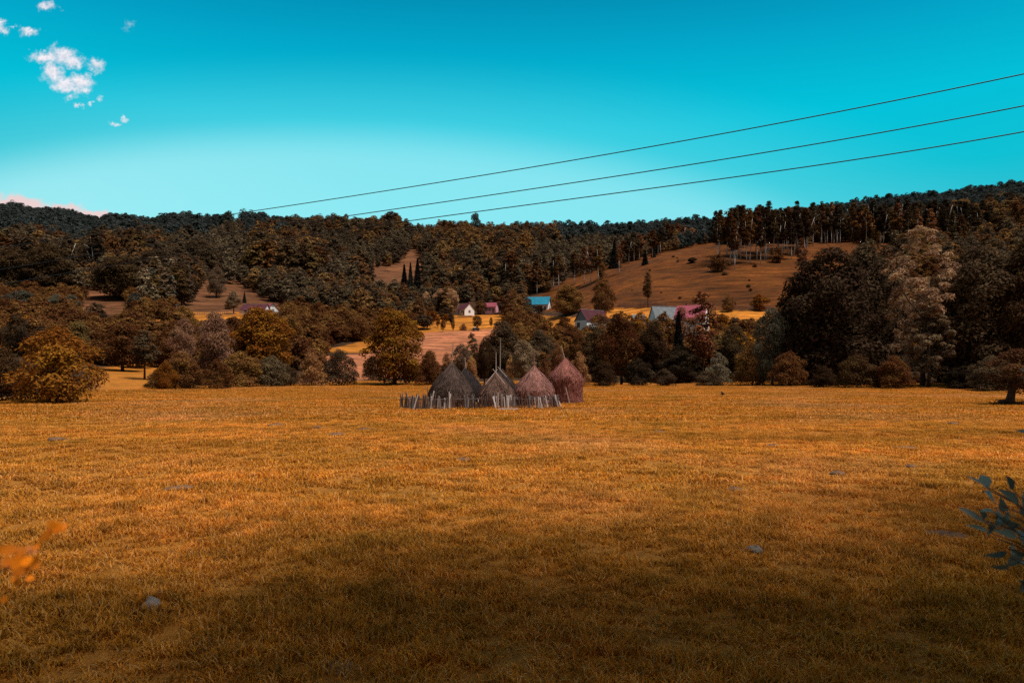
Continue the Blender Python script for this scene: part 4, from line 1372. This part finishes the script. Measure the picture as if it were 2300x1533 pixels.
# ------------------------------------------------------------------ houses
def house(label, u, vb, Lpx, Wpx, wall_px, roof_px, rz, wallm, roofm, name='house', gable=None, trim=None, windows=(), chimney=None, door=None, Y=None, over=.35, gablewall=None):
    """footprint L along the ridge, W across; sizes in photo px at the house's depth; rz turns the ridge from +X"""
    Y = Y or hit(u, vb)
    s = Y / F
    x = (u - CX) * s
    z = gz(x, Y)
    zb = EYE + (HV - vb) * s
    L, W, h, rh = Lpx * s, Wpx * s, wall_px * s, roof_px * s
    e = bpy.data.objects.new(name, None)
    COL.objects.link(e)
    e.location = (x, Y, zb)
    e.rotation_euler = (0, 0, R(rz))
    tag(e, label, 'barn' if name == 'barn' else ('shed' if name == 'shed' else 'house'))
    b = MB()
    d = min(z - zb, 0) - 1.2
    vs = [(-L / 2, -W / 2, d), (L / 2, -W / 2, d), (L / 2, W / 2, d), (-L / 2, W / 2, d), (-L / 2, -W / 2, h), (L / 2, -W / 2, h), (L / 2, W / 2, h), (-L / 2, W / 2, h)]
    b.add(vs, [(0, 1, 5, 4), (1, 2, 6, 5), (2, 3, 7, 6), (3, 0, 4, 7)])
    if not gable:
        b.add([(-L / 2, -W / 2, h), (-L / 2, W / 2, h), (-L / 2, 0, h + rh), (L / 2, -W / 2, h), (L / 2, W / 2, h), (L / 2, 0, h + rh)], [(1, 0, 2), (3, 4, 5)])
    obj('wall', b.mesh('wall', [M[wallm]]), e)
    if gable:
        b = MB()
        for sg in (-1, 1):
            xo = sg * (L / 2 + .02)
            xi = sg * (L / 2 - .1)
            q = [(xo, -W / 2, h), (xo, W / 2, h), (xo, 0, h + rh), (xi, -W / 2, h), (xi, W / 2, h), (xi, 0, h + rh)]
            b.add(q, [(0, 1, 2), (5, 4, 3), (0, 3, 4, 1)])
        obj('gable', b.mesh('gable', [M[gable]]), e)
    b = MB()
    o, t = over, .12
    sl = rh / (W / 2)
    for sg in (-1, 1):
        y0, z0 = sg * (W / 2 + o), h - sl * o + .03
        q = [(-L / 2 - o, y0, z0), (L / 2 + o, y0, z0), (L / 2 + o, 0, h + rh + .03), (-L / 2 - o, 0, h + rh + .03)]
        q2 = [(a, b_, c + t) for a, b_, c in q]
        b.add(q + q2, [(0, 1, 2, 3), (4, 7, 6, 5), (0, 4, 5, 1), (1, 5, 6, 2), (3, 2, 6, 7), (0, 3, 7, 4)])
    rf = obj('roof', b.mesh('roof', [M[roofm]]), e)
    if trim:
        b = MB()
        b.box((0, 0, h + rh + .2), (L + 2 * o + .1, .35, .1))
        obj('ridge_cap', b.mesh('ridge_cap', [M[trim]]), rf)
    if chimney:
        cxx, cyy, ch = chimney
        b = MB()
        zt = h + rh - abs(cyy) * sl
        b.box((cxx * L, cyy, zt + ch / 2 - .5), (.75, .75, ch + 1.0))
        b.box((cxx * L, cyy, zt + ch + .05), (.95, .95, .12))
        obj('chimney', b.mesh('chimney', [M['brick']]), rf)
    for (face, a, zc, ww, hh) in windows:
        fr, pn = MB(), MB()
        if face in ('+x', '-x'):
            sg = 1 if face == '+x' else -1
            fr.box((sg * (L / 2 + .03), a * W, zc), (.10, ww + .24, hh + .24))
            pn.box((sg * (L / 2 + .06), a * W, zc), (.08, ww, hh))
            pn.box((sg * (L / 2 + .075), a * W, zc), (.08, .07, hh), 1)
            pn.box((sg * (L / 2 + .073), a * W, zc), (.08, ww, .07), 1)
        else:
            sg = 1 if face == '+y' else -1
            fr.box((a * L, sg * (W / 2 + .03), zc), (ww + .24, .10, hh + .24))
            pn.box((a * L, sg * (W / 2 + .06), zc), (ww, .08, hh))
            pn.box((a * L, sg * (W / 2 + .075), zc), (.07, .08, hh), 1)
            pn.box((a * L, sg * (W / 2 + .073), zc), (ww, .08, .07), 1)
        w_ = obj('window', fr.mesh('window', [M['roof_light']]), e)
        obj('pane', pn.mesh('pane', [M['glass'], M['white']]), w_)
    if door:
        face, a, ww, hh = door
        b = MB()
        if face == '-y':
            b.box((a * L, -(W / 2 + .04), hh / 2), (ww, .1, hh))
        else:
            b.box(((L / 2 + .04) * (1 if face == '+x' else -1), a * W, hh / 2), (.1, ww, hh))
        obj('door', b.mesh('door', [M['stake_brown']]), e)
    return e


house('small white house with steep maroon roof and brick chimney above the orchard', 1046, 707, 30, 26, 12, 13, -52, 'white', 'roof_darkmaroon',
      windows=[('+x', .0, 1.7, 1.1, 1.2), ('-y', -.25, 1.5, 1.0, 1.1), ('-y', .15, 1.5, 1.0, 1.1)], chimney=(.28, .9, 1.6), door=('-y', .36, 1.0, 2.0))
house('pink cottage half hidden by trees right of the white house', 1104, 702, 26, 18, 13, 9, -20, 'pinkwall', 'roof_red', windows=[('-y', -.36, 1.8, 1.2, 1.3), ('-y', 0, 1.8, 1.0, 1.2)], door=('-y', .3, 1.0, 2.0))
house('house with bright blue sheet roof and white porch', 1208, 699, 52, 30, 16, 16, -14, 'white', 'roof_blue', windows=[('-y', .2, 2.0, 1.2, 1.3), ('-y', -.1, 2.0, 1.2, 1.3), ('+x', .0, 2.2, 1.1, 1.3)], door=('-y', .38, 1.1, 2.2), over=.6)
house('turquoise shed left of the blue roofed house', 1173, 694, 13, 11, 14, 7, -10, 'teal', 'roof_blue', name='shed', door=('-y', 0, 1.0, 2.0))
house('old barn with boarded gable over white wall and maroon roof', 1330, 736, 70, 38, 15, 24, 38, 'white', 'roof_maroon', name='barn', gable='woodwall', trim='roof_light', windows=[('-y', .1, 1.2, .9, .8)], door=('-x', .2, 1.6, 1.9))
house('long low house with grey slate roof beside the pink roofed house', 1494, 733, 62, 40, 16, 28, 14, 'white', 'roof_grey', windows=[('-y', -.3, 1.5, 1.0, 1.1), ('-y', .1, 1.5, 1.0, 1.1)], trim='roof_light', chimney=(.2, .5, 1.0), door=('-y', -.08, 1.0, 1.9))
house('tall house with pink tiled roof and white-pink walls behind the slender tree', 1554, 748, 64, 56, 32, 30, -28, 'white', 'roof_pink', windows=[('-y', -.25, 3.2, 1.1, 1.3), ('-y', .2, 3.2, 1.1, 1.3), ('+x', .0, 3.4, 1.1, 1.3)], door=('-y', .0, 1.1, 2.1), chimney=(-.2, .6, 1.3))
house('tiny grey roofed shed between the barn and the slate roofed house', 1434, 726, 26, 18, 10, 9, 6, 'woodwall', 'roof_grey', name='shed', door=('-y', .2, .9, 1.6))
house('long house with dark maroon roof at the left, behind the orange tree', 574, 706, 56, 28, 10, 12, -8, 'white', 'roof_darkmaroon', windows=[('-y', -.3, 1.5, 1.0, 1.1), ('-y', 0., 1.5, 1.0, 1.1)], trim='roof_light', door=('-y', .25, 1.0, 2.0), chimney=(-.3, .4, 1.0))
house('white gabled house with red roof right of the dark maroon roof', 608, 707, 30, 24, 12, 13, 128, 'white', 'roof_red', windows=[('-x', .0, 1.9, 1.0, 1.1), ('-x', .0, 4.0, .8, .8)], door=('-x', .3, 1.0, 2.0))
house('tiny pale hut among the dark trees on the left hillside', 358, 634, 12, 9, 4, 4, 20, 'woodwall', 'roof_light', name='hut', door=('-y', 0, .8, 1.5))


# ------------------------------------------------------------------ fences, pole, cart, odds and ends
def far_fence(label, pts, hpx, m, name='fence', gap=1.1, rails=2):
    W = []
    for (u, v) in pts:
        Y = hit(u, v)
        W.append(Vector(((u - CX) / F * Y, Y, 0)))
    e = bpy.data.objects.new(name, None)
    COL.objects.link(e)
    org = Vector((W[0].x, W[0].y, gz(W[0].x, W[0].y)))
    e.location = org
    tag(e, label, 'fence')
    H = hpx / F * W[0].y
    r = random.Random(3)
    total = sum((W[i + 1] - W[i]).length for i in range(len(W) - 1))
    gap = max(gap, total / 95)
    posts = []
    for i in range(len(W) - 1):
        n = max(2, int((W[i + 1] - W[i]).length / gap))
        for k in range(n):
            posts.append(W[i].lerp(W[i + 1], k / n))
    for p in posts:
        z = gz(p.x, p.y)
        h = H * r.uniform(.75, 1.12)
        b = MB()
        o = Vector((p.x, p.y, z)) - org
        b.tube([o + Vector((0, 0, -.3)), o + Vector((r.uniform(-.06, .06), 0, h))], [.11, .08], 5)
        obj('post', b.mesh('post', [M[m]]), e)
    for q in range(rails):
        b = MB()
        P = [Vector((p.x, p.y, gz(p.x, p.y) + H * (.4 + .4 * q))) - org for p in posts]
        b.tube(P, .06, 4)
        obj('rail', b.mesh('rail', [M[m]]), e)
    return e


far_fence('dark board fence along the foot of the grassy hill above the barn', [(1388, 690), (1436, 688), (1478, 690), (1500, 690)], 9, 'stake_dark', gap=.5, rails=3)
far_fence('dark paling fence at the hill foot right of the pink roofed house', [(1622, 698), (1680, 699), (1732, 697)], 10, 'stake_dark', gap=.45, rails=3)
far_fence('pale vine stakes along the upper edge of the left field', [(338, 712), (400, 708), (470, 706), (530, 708)], 8, 'stake_grey', gap=.9, rails=1)
far_fence('low picket fence on the bright grass right of the pink roofed house', [(1624, 757), (1652, 757)], 7, 'stake_brown', gap=.5)
far_fence('dark low fence in front of the white house', [(1028, 712), (1062, 713)], 5, 'stake_dark', gap=.5)

b = MB()
Yq = hit(397, 722)
xq = (397 - CX) / F * Yq
zq = gz(xq, Yq)
hq = 40 / F * Yq
b.tube([(0, 0, -.5), (0, 0, hq)], [.17, .12], 7)
b.box((0, 0, hq - .5), (1.4, .12, .12))
for dx in (-.55, 0, .55):
    b.tube([(dx, 0, hq - .44), (dx, 0, hq - .2)], .06, 5)
tag(obj('utility_pole', b.mesh('utility_pole', [M['stake_grey']]), loc=(xq, Yq, zq)), 'grey wooden utility pole standing by the left field', 'utility pole')

Yc = hit(1069, 743)
xc = (1069 - CX) / F * Yc
e = bpy.data.objects.new('cart', None)
COL.objects.link(e)
e.location = (xc, Yc, gz(xc, Yc))
e.rotation_euler = (0, 0, R(12))
tag(e, 'small dark cart parked under the round orchard tree', 'cart')
b = MB()
b.box((0, 0, .85), (2.9, 1.4, .5))
b.box((0, -.7, 1.2), (2.9, .06, .3)); b.box((0, .7, 1.2), (2.9, .06, .3)); b.box((-1.42, 0, 1.2), (.06, 1.34, .3))
obj('bed', b.mesh('bed', [M['dark']]), e)
b = MB()
b.box((-.6, 0, 1.5), (.7, .8, .35)); b.box((-.3, .1, 1.75), (.5, .5, .2))
obj('load', b.mesh('load', [M['tarp']]), e)
for sx in (-.95, .95):
    for sy in (-.85, .85):
        b = MB()
        b.tube([(sx, sy - .07, .42), (sx, sy + .07, .42)], .42, 14)
        obj('wheel', b.mesh('wheel', [M['dark']]), e)
b = MB()
b.tube([(1.45, 0, .7), (2.6, 0, .35)], .05, 5)
obj('drawbar', b.mesh('drawbar', [M['dark']]), e)

# white sheet lying in the field behind the shrubs
Yt = hit(676, 803)
xt = (676 - CX) / F * Yt
n = 9
V = [(i / 8 * 3.4 - 1.7, j / 8 * 1.8 - .9, .15 + .5 * math.exp(-((i - 4) ** 2 + (j - 4) ** 2) / 9) + .12 * math.sin(i * 2.1 + j * 1.3)) for j in range(n) for i in range(n)]
V += [(a, b_, -.15) for a, b_, c in V]
Fs = []
for j in range(8):
    for i in range(8):
        k = j * 9 + i
        Fs += [(k, k + 1, k + 10, k + 9), (k + 81, k + 90, k + 91, k + 82)]
for i in range(8):
    Fs += [(i, i + 81, i + 82, i + 1), (72 + i, 73 + i, 154 + i, 153 + i), (i * 9, i * 9 + 9, i * 9 + 90, i * 9 + 81), (i * 9 + 8, i * 9 + 89, i * 9 + 98, i * 9 + 17)]
tag(obj('tarpaulin', mesh('tarpaulin', V, Fs, [M['tarp']], smooth_=True), loc=(xt, Yt, gz(xt, Yt) + .1)), 'white sheet heaped in the field behind the wispy shrub', 'tarpaulin')


def stone(name, u, v, w, h, m, label, cat, seed, d=None, group=None):
    r = np.random.default_rng(seed)
    Y = hit(u, v, 5)
    s = Y / F
    x = (u - CX) * s
    V, Fs = [], []
    na, nz = 18, 8
    ph = r.uniform(0, 6, 8)
    for i in range(nz + 1):
        t = math.pi * (i / nz)
        for k in range(na):
            a = 2 * math.pi * k / na
            q = 1 + .14 * math.sin(2 * a + ph[0] + t) + .10 * math.sin(3 * a + ph[1] + 2 * t) + .06 * math.sin(7 * a + ph[2] + 3 * t) + r.normal(0, .03)
            V.append((q * math.sin(t) * math.cos(a) * w * s / 2, q * math.sin(t) * math.sin(a) * (d or w) * s / 2, q * math.cos(t) * h * s * .8))
    for i in range(nz):
        for k in range(na):
            Fs.append((i * na + k, (i + 1) * na + k, (i + 1) * na + (k + 1) % na, i * na + (k + 1) % na))
    return tag(obj(name, mesh(name, V, Fs, [M[m]], smooth_=True), loc=(x, Y, gz(x, Y) + h * s * .2)), label, cat, group)


stone('stone', 341, 1374, 46, 22, 'stone', 'pale grey stone lying in the near grass at the left', 'stone', 1)
stone('stone', 1694, 1250, 34, 14, 'stone', 'flat grey stone lying in the grass below right of the haystacks', 'stone', 2)
stone('stone', 1664, 1254, 10, 6, 'stone', 'small pale stone beside the flat grey stone', 'stone', 3)
for i, (u, v, w, h) in enumerate([(128, 988, 40, 6), (620, 956, 40, 5), (755, 977, 44, 5), (712, 962, 22, 4), (1040, 1037, 40, 7), (1480, 973, 26, 5), (2046, 1054, 22, 7), (1650, 1106, 40, 8), (400, 1100, 60, 6),
                               (2140, 953, 24, 5), (925, 893, 14, 4), (1880, 1070, 34, 8), (2035, 1009, 50, 5), (1735, 1003, 36, 5), (820, 966, 30, 4), (2130, 1220, 80, 12), (760, 1525, 90, 7), (460, 1450, 80, 7)]):
    stone('molehill', u, v, w, h, 'soil', 'low dark mound of bare soil in the meadow grass', 'molehill', 20 + i, group='bare soil mounds in the meadow')

# small tree at the right edge
Ys = hit(2268, 908)
xs_ = (2268 - CX) / F * Ys
e = bpy.data.objects.new('tree', None)
COL.objects.link(e)
e.location = (xs_, Ys, gz(xs_, Ys))
tag(e, 'small reddish tree on a stout leaning trunk, dead branches round its foot', 'tree')
c0, _t, h0, w0 = PROTO['loose'][1]
cr = obj('crown', c0, e, loc=(.45, 0, .35), color=(0.10, 0.045, 0.022))
cr.scale = (4.3 / w0, 4.3 / w0, 4.0 / h0)
b = MB()
b.tube([(-.1, 0, -.2), (.02, 0, .35), (.14, 0, .9), (.24, 0, 1.35), (.42, 0, 2.2), (.5, .1, 3.3)], [.42, .32, .27, .24, .14, .04], 9)
for a in range(7):
    t = a * .9
    b.tube([(0, 0, .1), (.45 * math.cos(t), .4 * math.sin(t), .02), (.8 * math.cos(t), .7 * math.sin(t), -.12)], [.2, .13, .04], 5)
obj('trunk', b.mesh('edge_tree_trunk', [M['bark']]), e)
b = MB()
r_ = random.Random(8)
for i in range(70):
    a, q = r_.uniform(0, 6.28), r_.uniform(.35, 1.25)
    x0, y0 = q * math.cos(a), q * math.sin(a) * .7
    l, b2 = r_.uniform(.3, .9), r_.uniform(0, 6.28)
    b.tube([(x0, y0, r_.uniform(0, .15)), (x0 + l * math.cos(b2), y0 + l * math.sin(b2) * .7, r_.uniform(.05, .42))], [.025, .012], 4)
b.tube([(-1.0, -.3, .25), (-.1, -.1, .32)], [.16, .14], 7)
obj('brushwood', b.mesh('brushwood', [M['bark']]), e)

# black and white bird in the meadow
Yb = hit(1623, 892)
xb = (1623 - CX) / F * Yb
e = bpy.data.objects.new('bird', None)
COL.objects.link(e)
e.location = (xb, Yb, gz(xb, Yb) + .10)
e.rotation_euler = (0, 0, R(235))
e.scale = (1.35, 1.35, 1.35)
tag(e, 'black and white bird standing on the open meadow', 'bird')
M['bird'] = mat('bird_plumage', lambda nt: nt.n('ShaderNodeBsdfPrincipled', {'Base Color': (nt.mix(smooth(nt, (nt.n('ShaderNodeSeparateXYZ', {0: (nt.n('ShaderNodeTexCoord'), 'Object')}), 2), .13, .10), (.012, .012, .015), (.6, .58, .58)), 2), 'Roughness': .6}))
b = MB()
b.tube([(-.42, 0, .10), (-.22, 0, .14), (-.14, 0, .16), (-.02, 0, .18), (.09, 0, .22), (.15, 0, .29), (.19, 0, .34), (.235, 0, .33), (.30, 0, .315)], [.012, .025, .06, .092, .082, .05, .052, .03, .004], 10)
obj('body', b.mesh('bird_body', [M['bird']], True), e)
for sy in (-1, 1):
    b = MB()
    b.tube([(0, sy * .035, .10), (.01, sy * .035, -.10), (.06, sy * .035, -.11)], .007, 4)
    obj('leg', b.mesh('bird_leg', [M['dark']]), e)
    b = MB()
    b.tube([(.06, sy * .075, .22), (-.06, sy * .085, .17), (-.24, sy * .045, .12)], [.03, .05, .008], 6)
    obj('wing', b.mesh('bird_wing', [M['dark']], True), e)

# ------------------------------------------------------------------ power lines
WIRES = [('upper', [(-700, 655), (0, 556), (300, 514), (550, 475), (1000, 408), (1500, 323), (2000, 228), (2300, 166), (2800, 55)]),
         ('middle', [(-700, 745), (0, 606), (300, 556), (450, 533), (780, 487), (1200, 422), (1700, 346), (2000, 295), (2300, 237), (2800, 132)]),
         ('lower', [(-700, 780), (0, 640), (300, 588), (590, 543), (1060, 476), (1500, 416), (1850, 372), (2000, 350), (2300, 291), (2800, 190)])]
for nm, pts in WIRES:
    us = np.array([p[0] for p in pts], float)
    co = np.polyfit(us / 1000, [p[1] for p in pts], 4)
    b = MB()
    P = []
    for u in np.linspace(-700, 2900, 70):
        t = (u + 700) / 3600
        Y = 1 / ((1 - t) / 120.0 + t / 42.0)
        P.append(px(u, np.polyval(co, u / 1000), Y))
    b.tube(P, .042, 5)
    tag(obj('power_line', b.mesh('power_line', [M['wire']])), f'{nm} of the three thin power lines slanting across the sky', 'power line', 'power lines')


# ------------------------------------------------------------------ near branches
def leaf_strip(b, p0, p1, w, nrm, m=0, bend=.08):
    p0, p1 = Vector(p0), Vector(p1)
    d = p1 - p0
    s = d.cross(Vector(nrm)).normalized()
    nn = s.cross(d).normalized()
    L = d.length
    pr = [(0, .06), (.2, .62), (.45, 1), (.7, .75), (.9, .3), (1, .02)]
    vs = []
    for t, k in pr:
        c = p0 + d * t + nn * (bend * L * math.sin(math.pi * t))
        vs += [c - s * w * k, c + nn * (-.12 * w * k), c + s * w * k]
    fs = []
    for i in range(len(pr) - 1):
        for j in (0, 1):
            fs.append((i * 3 + j, i * 3 + j + 1, i * 3 + j + 4, i * 3 + j + 3))
    b.add(vs, fs, m)


def leafmat(name, c, tr=.3, rough=.5):
    def fn(nt):
        ge = nt.n('ShaderNodeNewGeometry')
        v = nt.math('MULTIPLY_ADD', (ge, 'Random Per Island'), .9, .55)
        hs = nt.n('ShaderNodeHueSaturation', {'Value': v, 'Color': tuple(c) + (1,)})
        d = nt.n('ShaderNodeBsdfPrincipled', {'Base Color': hs, 'Roughness': rough, 'Specular IOR Level': .3})
        t = nt.n('ShaderNodeBsdfTranslucent', {0: hs})
        return nt.n('ShaderNodeMixShader', {0: tr, 1: d, 2: t})
    return mat(name, fn)


M['willowleaf'] = leafmat('willow_leaf', (0.062, 0.098, 0.09))
M['orangeleaf'] = leafmat('orange_leaf', (1.0, 0.29, 0.010), .5)
YW = 1.9
WL = [(2215, 1092, 2168, 1068, 7), (2218, 1098, 2207, 1066, 13), (2275, 1100, 2258, 1066, 10), (2290, 1132, 2240, 1098, 11), (2212, 1172, 2150, 1138, 8), (2202, 1165, 2196, 1140, 9), (2240, 1165, 2200, 1148, 8),
      (2222, 1195, 2168, 1178, 6), (2234, 1185, 2232, 1140, 12), (2218, 1202, 2214, 1172, 9), (2290, 1180, 2236, 1155, 9), (2285, 1205, 2230, 1190, 9), (2300, 1195, 2285, 1140, 12), (2262, 1240, 2208, 1247, 8),
      (2270, 1250, 2220, 1270, 9), (2300, 1245, 2262, 1268, 12), (2310, 1245, 2268, 1232, 10), (2300, 1225, 2270, 1190, 10), (2310, 1160, 2300, 1100, 13), (2305, 1290, 2294, 1330, 12), (2330, 975, 2280, 966, 6),
      (2330, 850, 2290, 828, 8), (2330, 862, 2292, 846, 8), (2255, 1150, 2247, 1115, 9), (2300, 1270, 2270, 1215, 9), (2320, 1310, 2285, 1300, 10), (2250, 1180, 2262, 1140, 9), (2232, 1128, 2205, 1110, 6)]
e = bpy.data.objects.new('willow_shrub', None)
COL.objects.link(e)
base = Vector((1.95, 1.9, gz(1.95, 1.9)))
e.location = base
tag(e, 'out of focus teal-leaved willow twigs reaching in at the right edge', 'shrub')
rw = random.Random(5)
b, st = MB(), MB()
for (u0, v0, u1, v1, w) in WL:
    Y0, Y1 = YW + rw.uniform(-.12, .12), YW + rw.uniform(-.16, .16)
    leaf_strip(b, px(u0, v0, Y0) - base, px(u1, v1, Y1) - base, w / F * YW, (rw.uniform(-.6, .6), -1, rw.uniform(-.6, .9)))
    hub = px(2345, max(v0 + 60, 1180), YW)
    st.tube([px(u0, v0, Y0) - base, (px(u0, v0, Y0) * .5 + hub * .5) + Vector((0, 0, .01)) - base, hub - base], [.0012, .002, .003], 4)
for k in range(9):
    a = rw.uniform(0, 6.28)
    top = px(rw.uniform(2345, 2560), rw.uniform(820, 1500), YW + rw.uniform(-.3, .4))
    st.tube([(rw.uniform(-.1, .1), rw.uniform(-.1, .1), -.05), (rw.uniform(-.15, .15), rw.uniform(-.1, .15), .9), top - base], [.012, .008, .003], 5)
    for q in range(26):
        t = rw.uniform(.45, 1)
        p = Vector((0, 0, .9)).lerp(top - base, t)
        d = Vector((rw.uniform(-.2, 1), rw.uniform(-1, 1), rw.uniform(-.2, .9))).normalized() * .11
        if (p + d + base).x > .75 * (p + d + base).y + .02:
            leaf_strip(b, p, p + d, .011, (rw.uniform(-.6, .6), -1, rw.uniform(-.6, .9)))
hub = px(2345, 1240, YW)
st.tube([(0, 0, -.05), (.0, .0, 1.0), hub - base], [.012, .008, .004], 5)
obj('leaves', b.mesh('willow_leaves', [M['willowleaf']], True), e)
obj('stem', st.mesh('willow_stem', [M['bark']]), e)

YL = .8
LL = [(118, 1178, 10), (128, 1184, 12), (112, 1186, 9), (140, 1184, 10), (104, 1202, 9), (95, 1210, 8), (108, 1198, 9), (20, 1236, 14), (45, 1238, 12), (70, 1234, 13), (82, 1228, 8), (5, 1234, 12), (40, 1262, 15), (55, 1272, 14),
      (25, 1266, 14), (60, 1260, 12), (42, 1284, 12), (15, 1262, 11), (78, 1256, 11), (80, 1270, 9), (68, 1298, 8), (30, 1300, 8), (38, 1306, 7), (10, 1345, 8), (-30, 1260, 20), (-40, 1300, 20), (-60, 1240, 20), (-90, 1280, 22), (-50, 1340, 18)]
e = bpy.data.objects.new('sapling', None)
COL.objects.link(e)
base = Vector((-.75, .8, gz(-.75, .8)))
e.location = base
tag(e, 'blurred bright orange leaf spray reaching in at the left edge', 'sapling')
b, st = MB(), MB()
for (u, v, w) in LL:
    Y = YL + rw.uniform(-.04, .04)
    p = px(u, v, Y) - base
    d = Vector((rw.uniform(-1, 1), rw.uniform(-.3, .3), rw.uniform(-.8, .6))).normalized() * (w * 2.3 / F * YL)
    leaf_strip(b, p - d * .5, p + d * .5, w * 1.1 / F * YL, (rw.uniform(-.3, .7), -.75, rw.uniform(.3, 1.0)))
tw = [px(-110, 1420, YL), px(-40, 1300, YL), px(30, 1270, YL), px(85, 1225, YL), px(125, 1182, YL)]
st.tube([(0, 0, -.05), (-.02, 0, .8), (-.06, 0, 1.6)] + [p - base for p in tw], [.008, .007, .005, .003, .002, .0012, .0009, .0006], 5)
obj('leaves', b.mesh('sapling_leaves', [M['orangeleaf']], True), e)
obj('stem', st.mesh('sapling_stem', [M['bark']]), e)
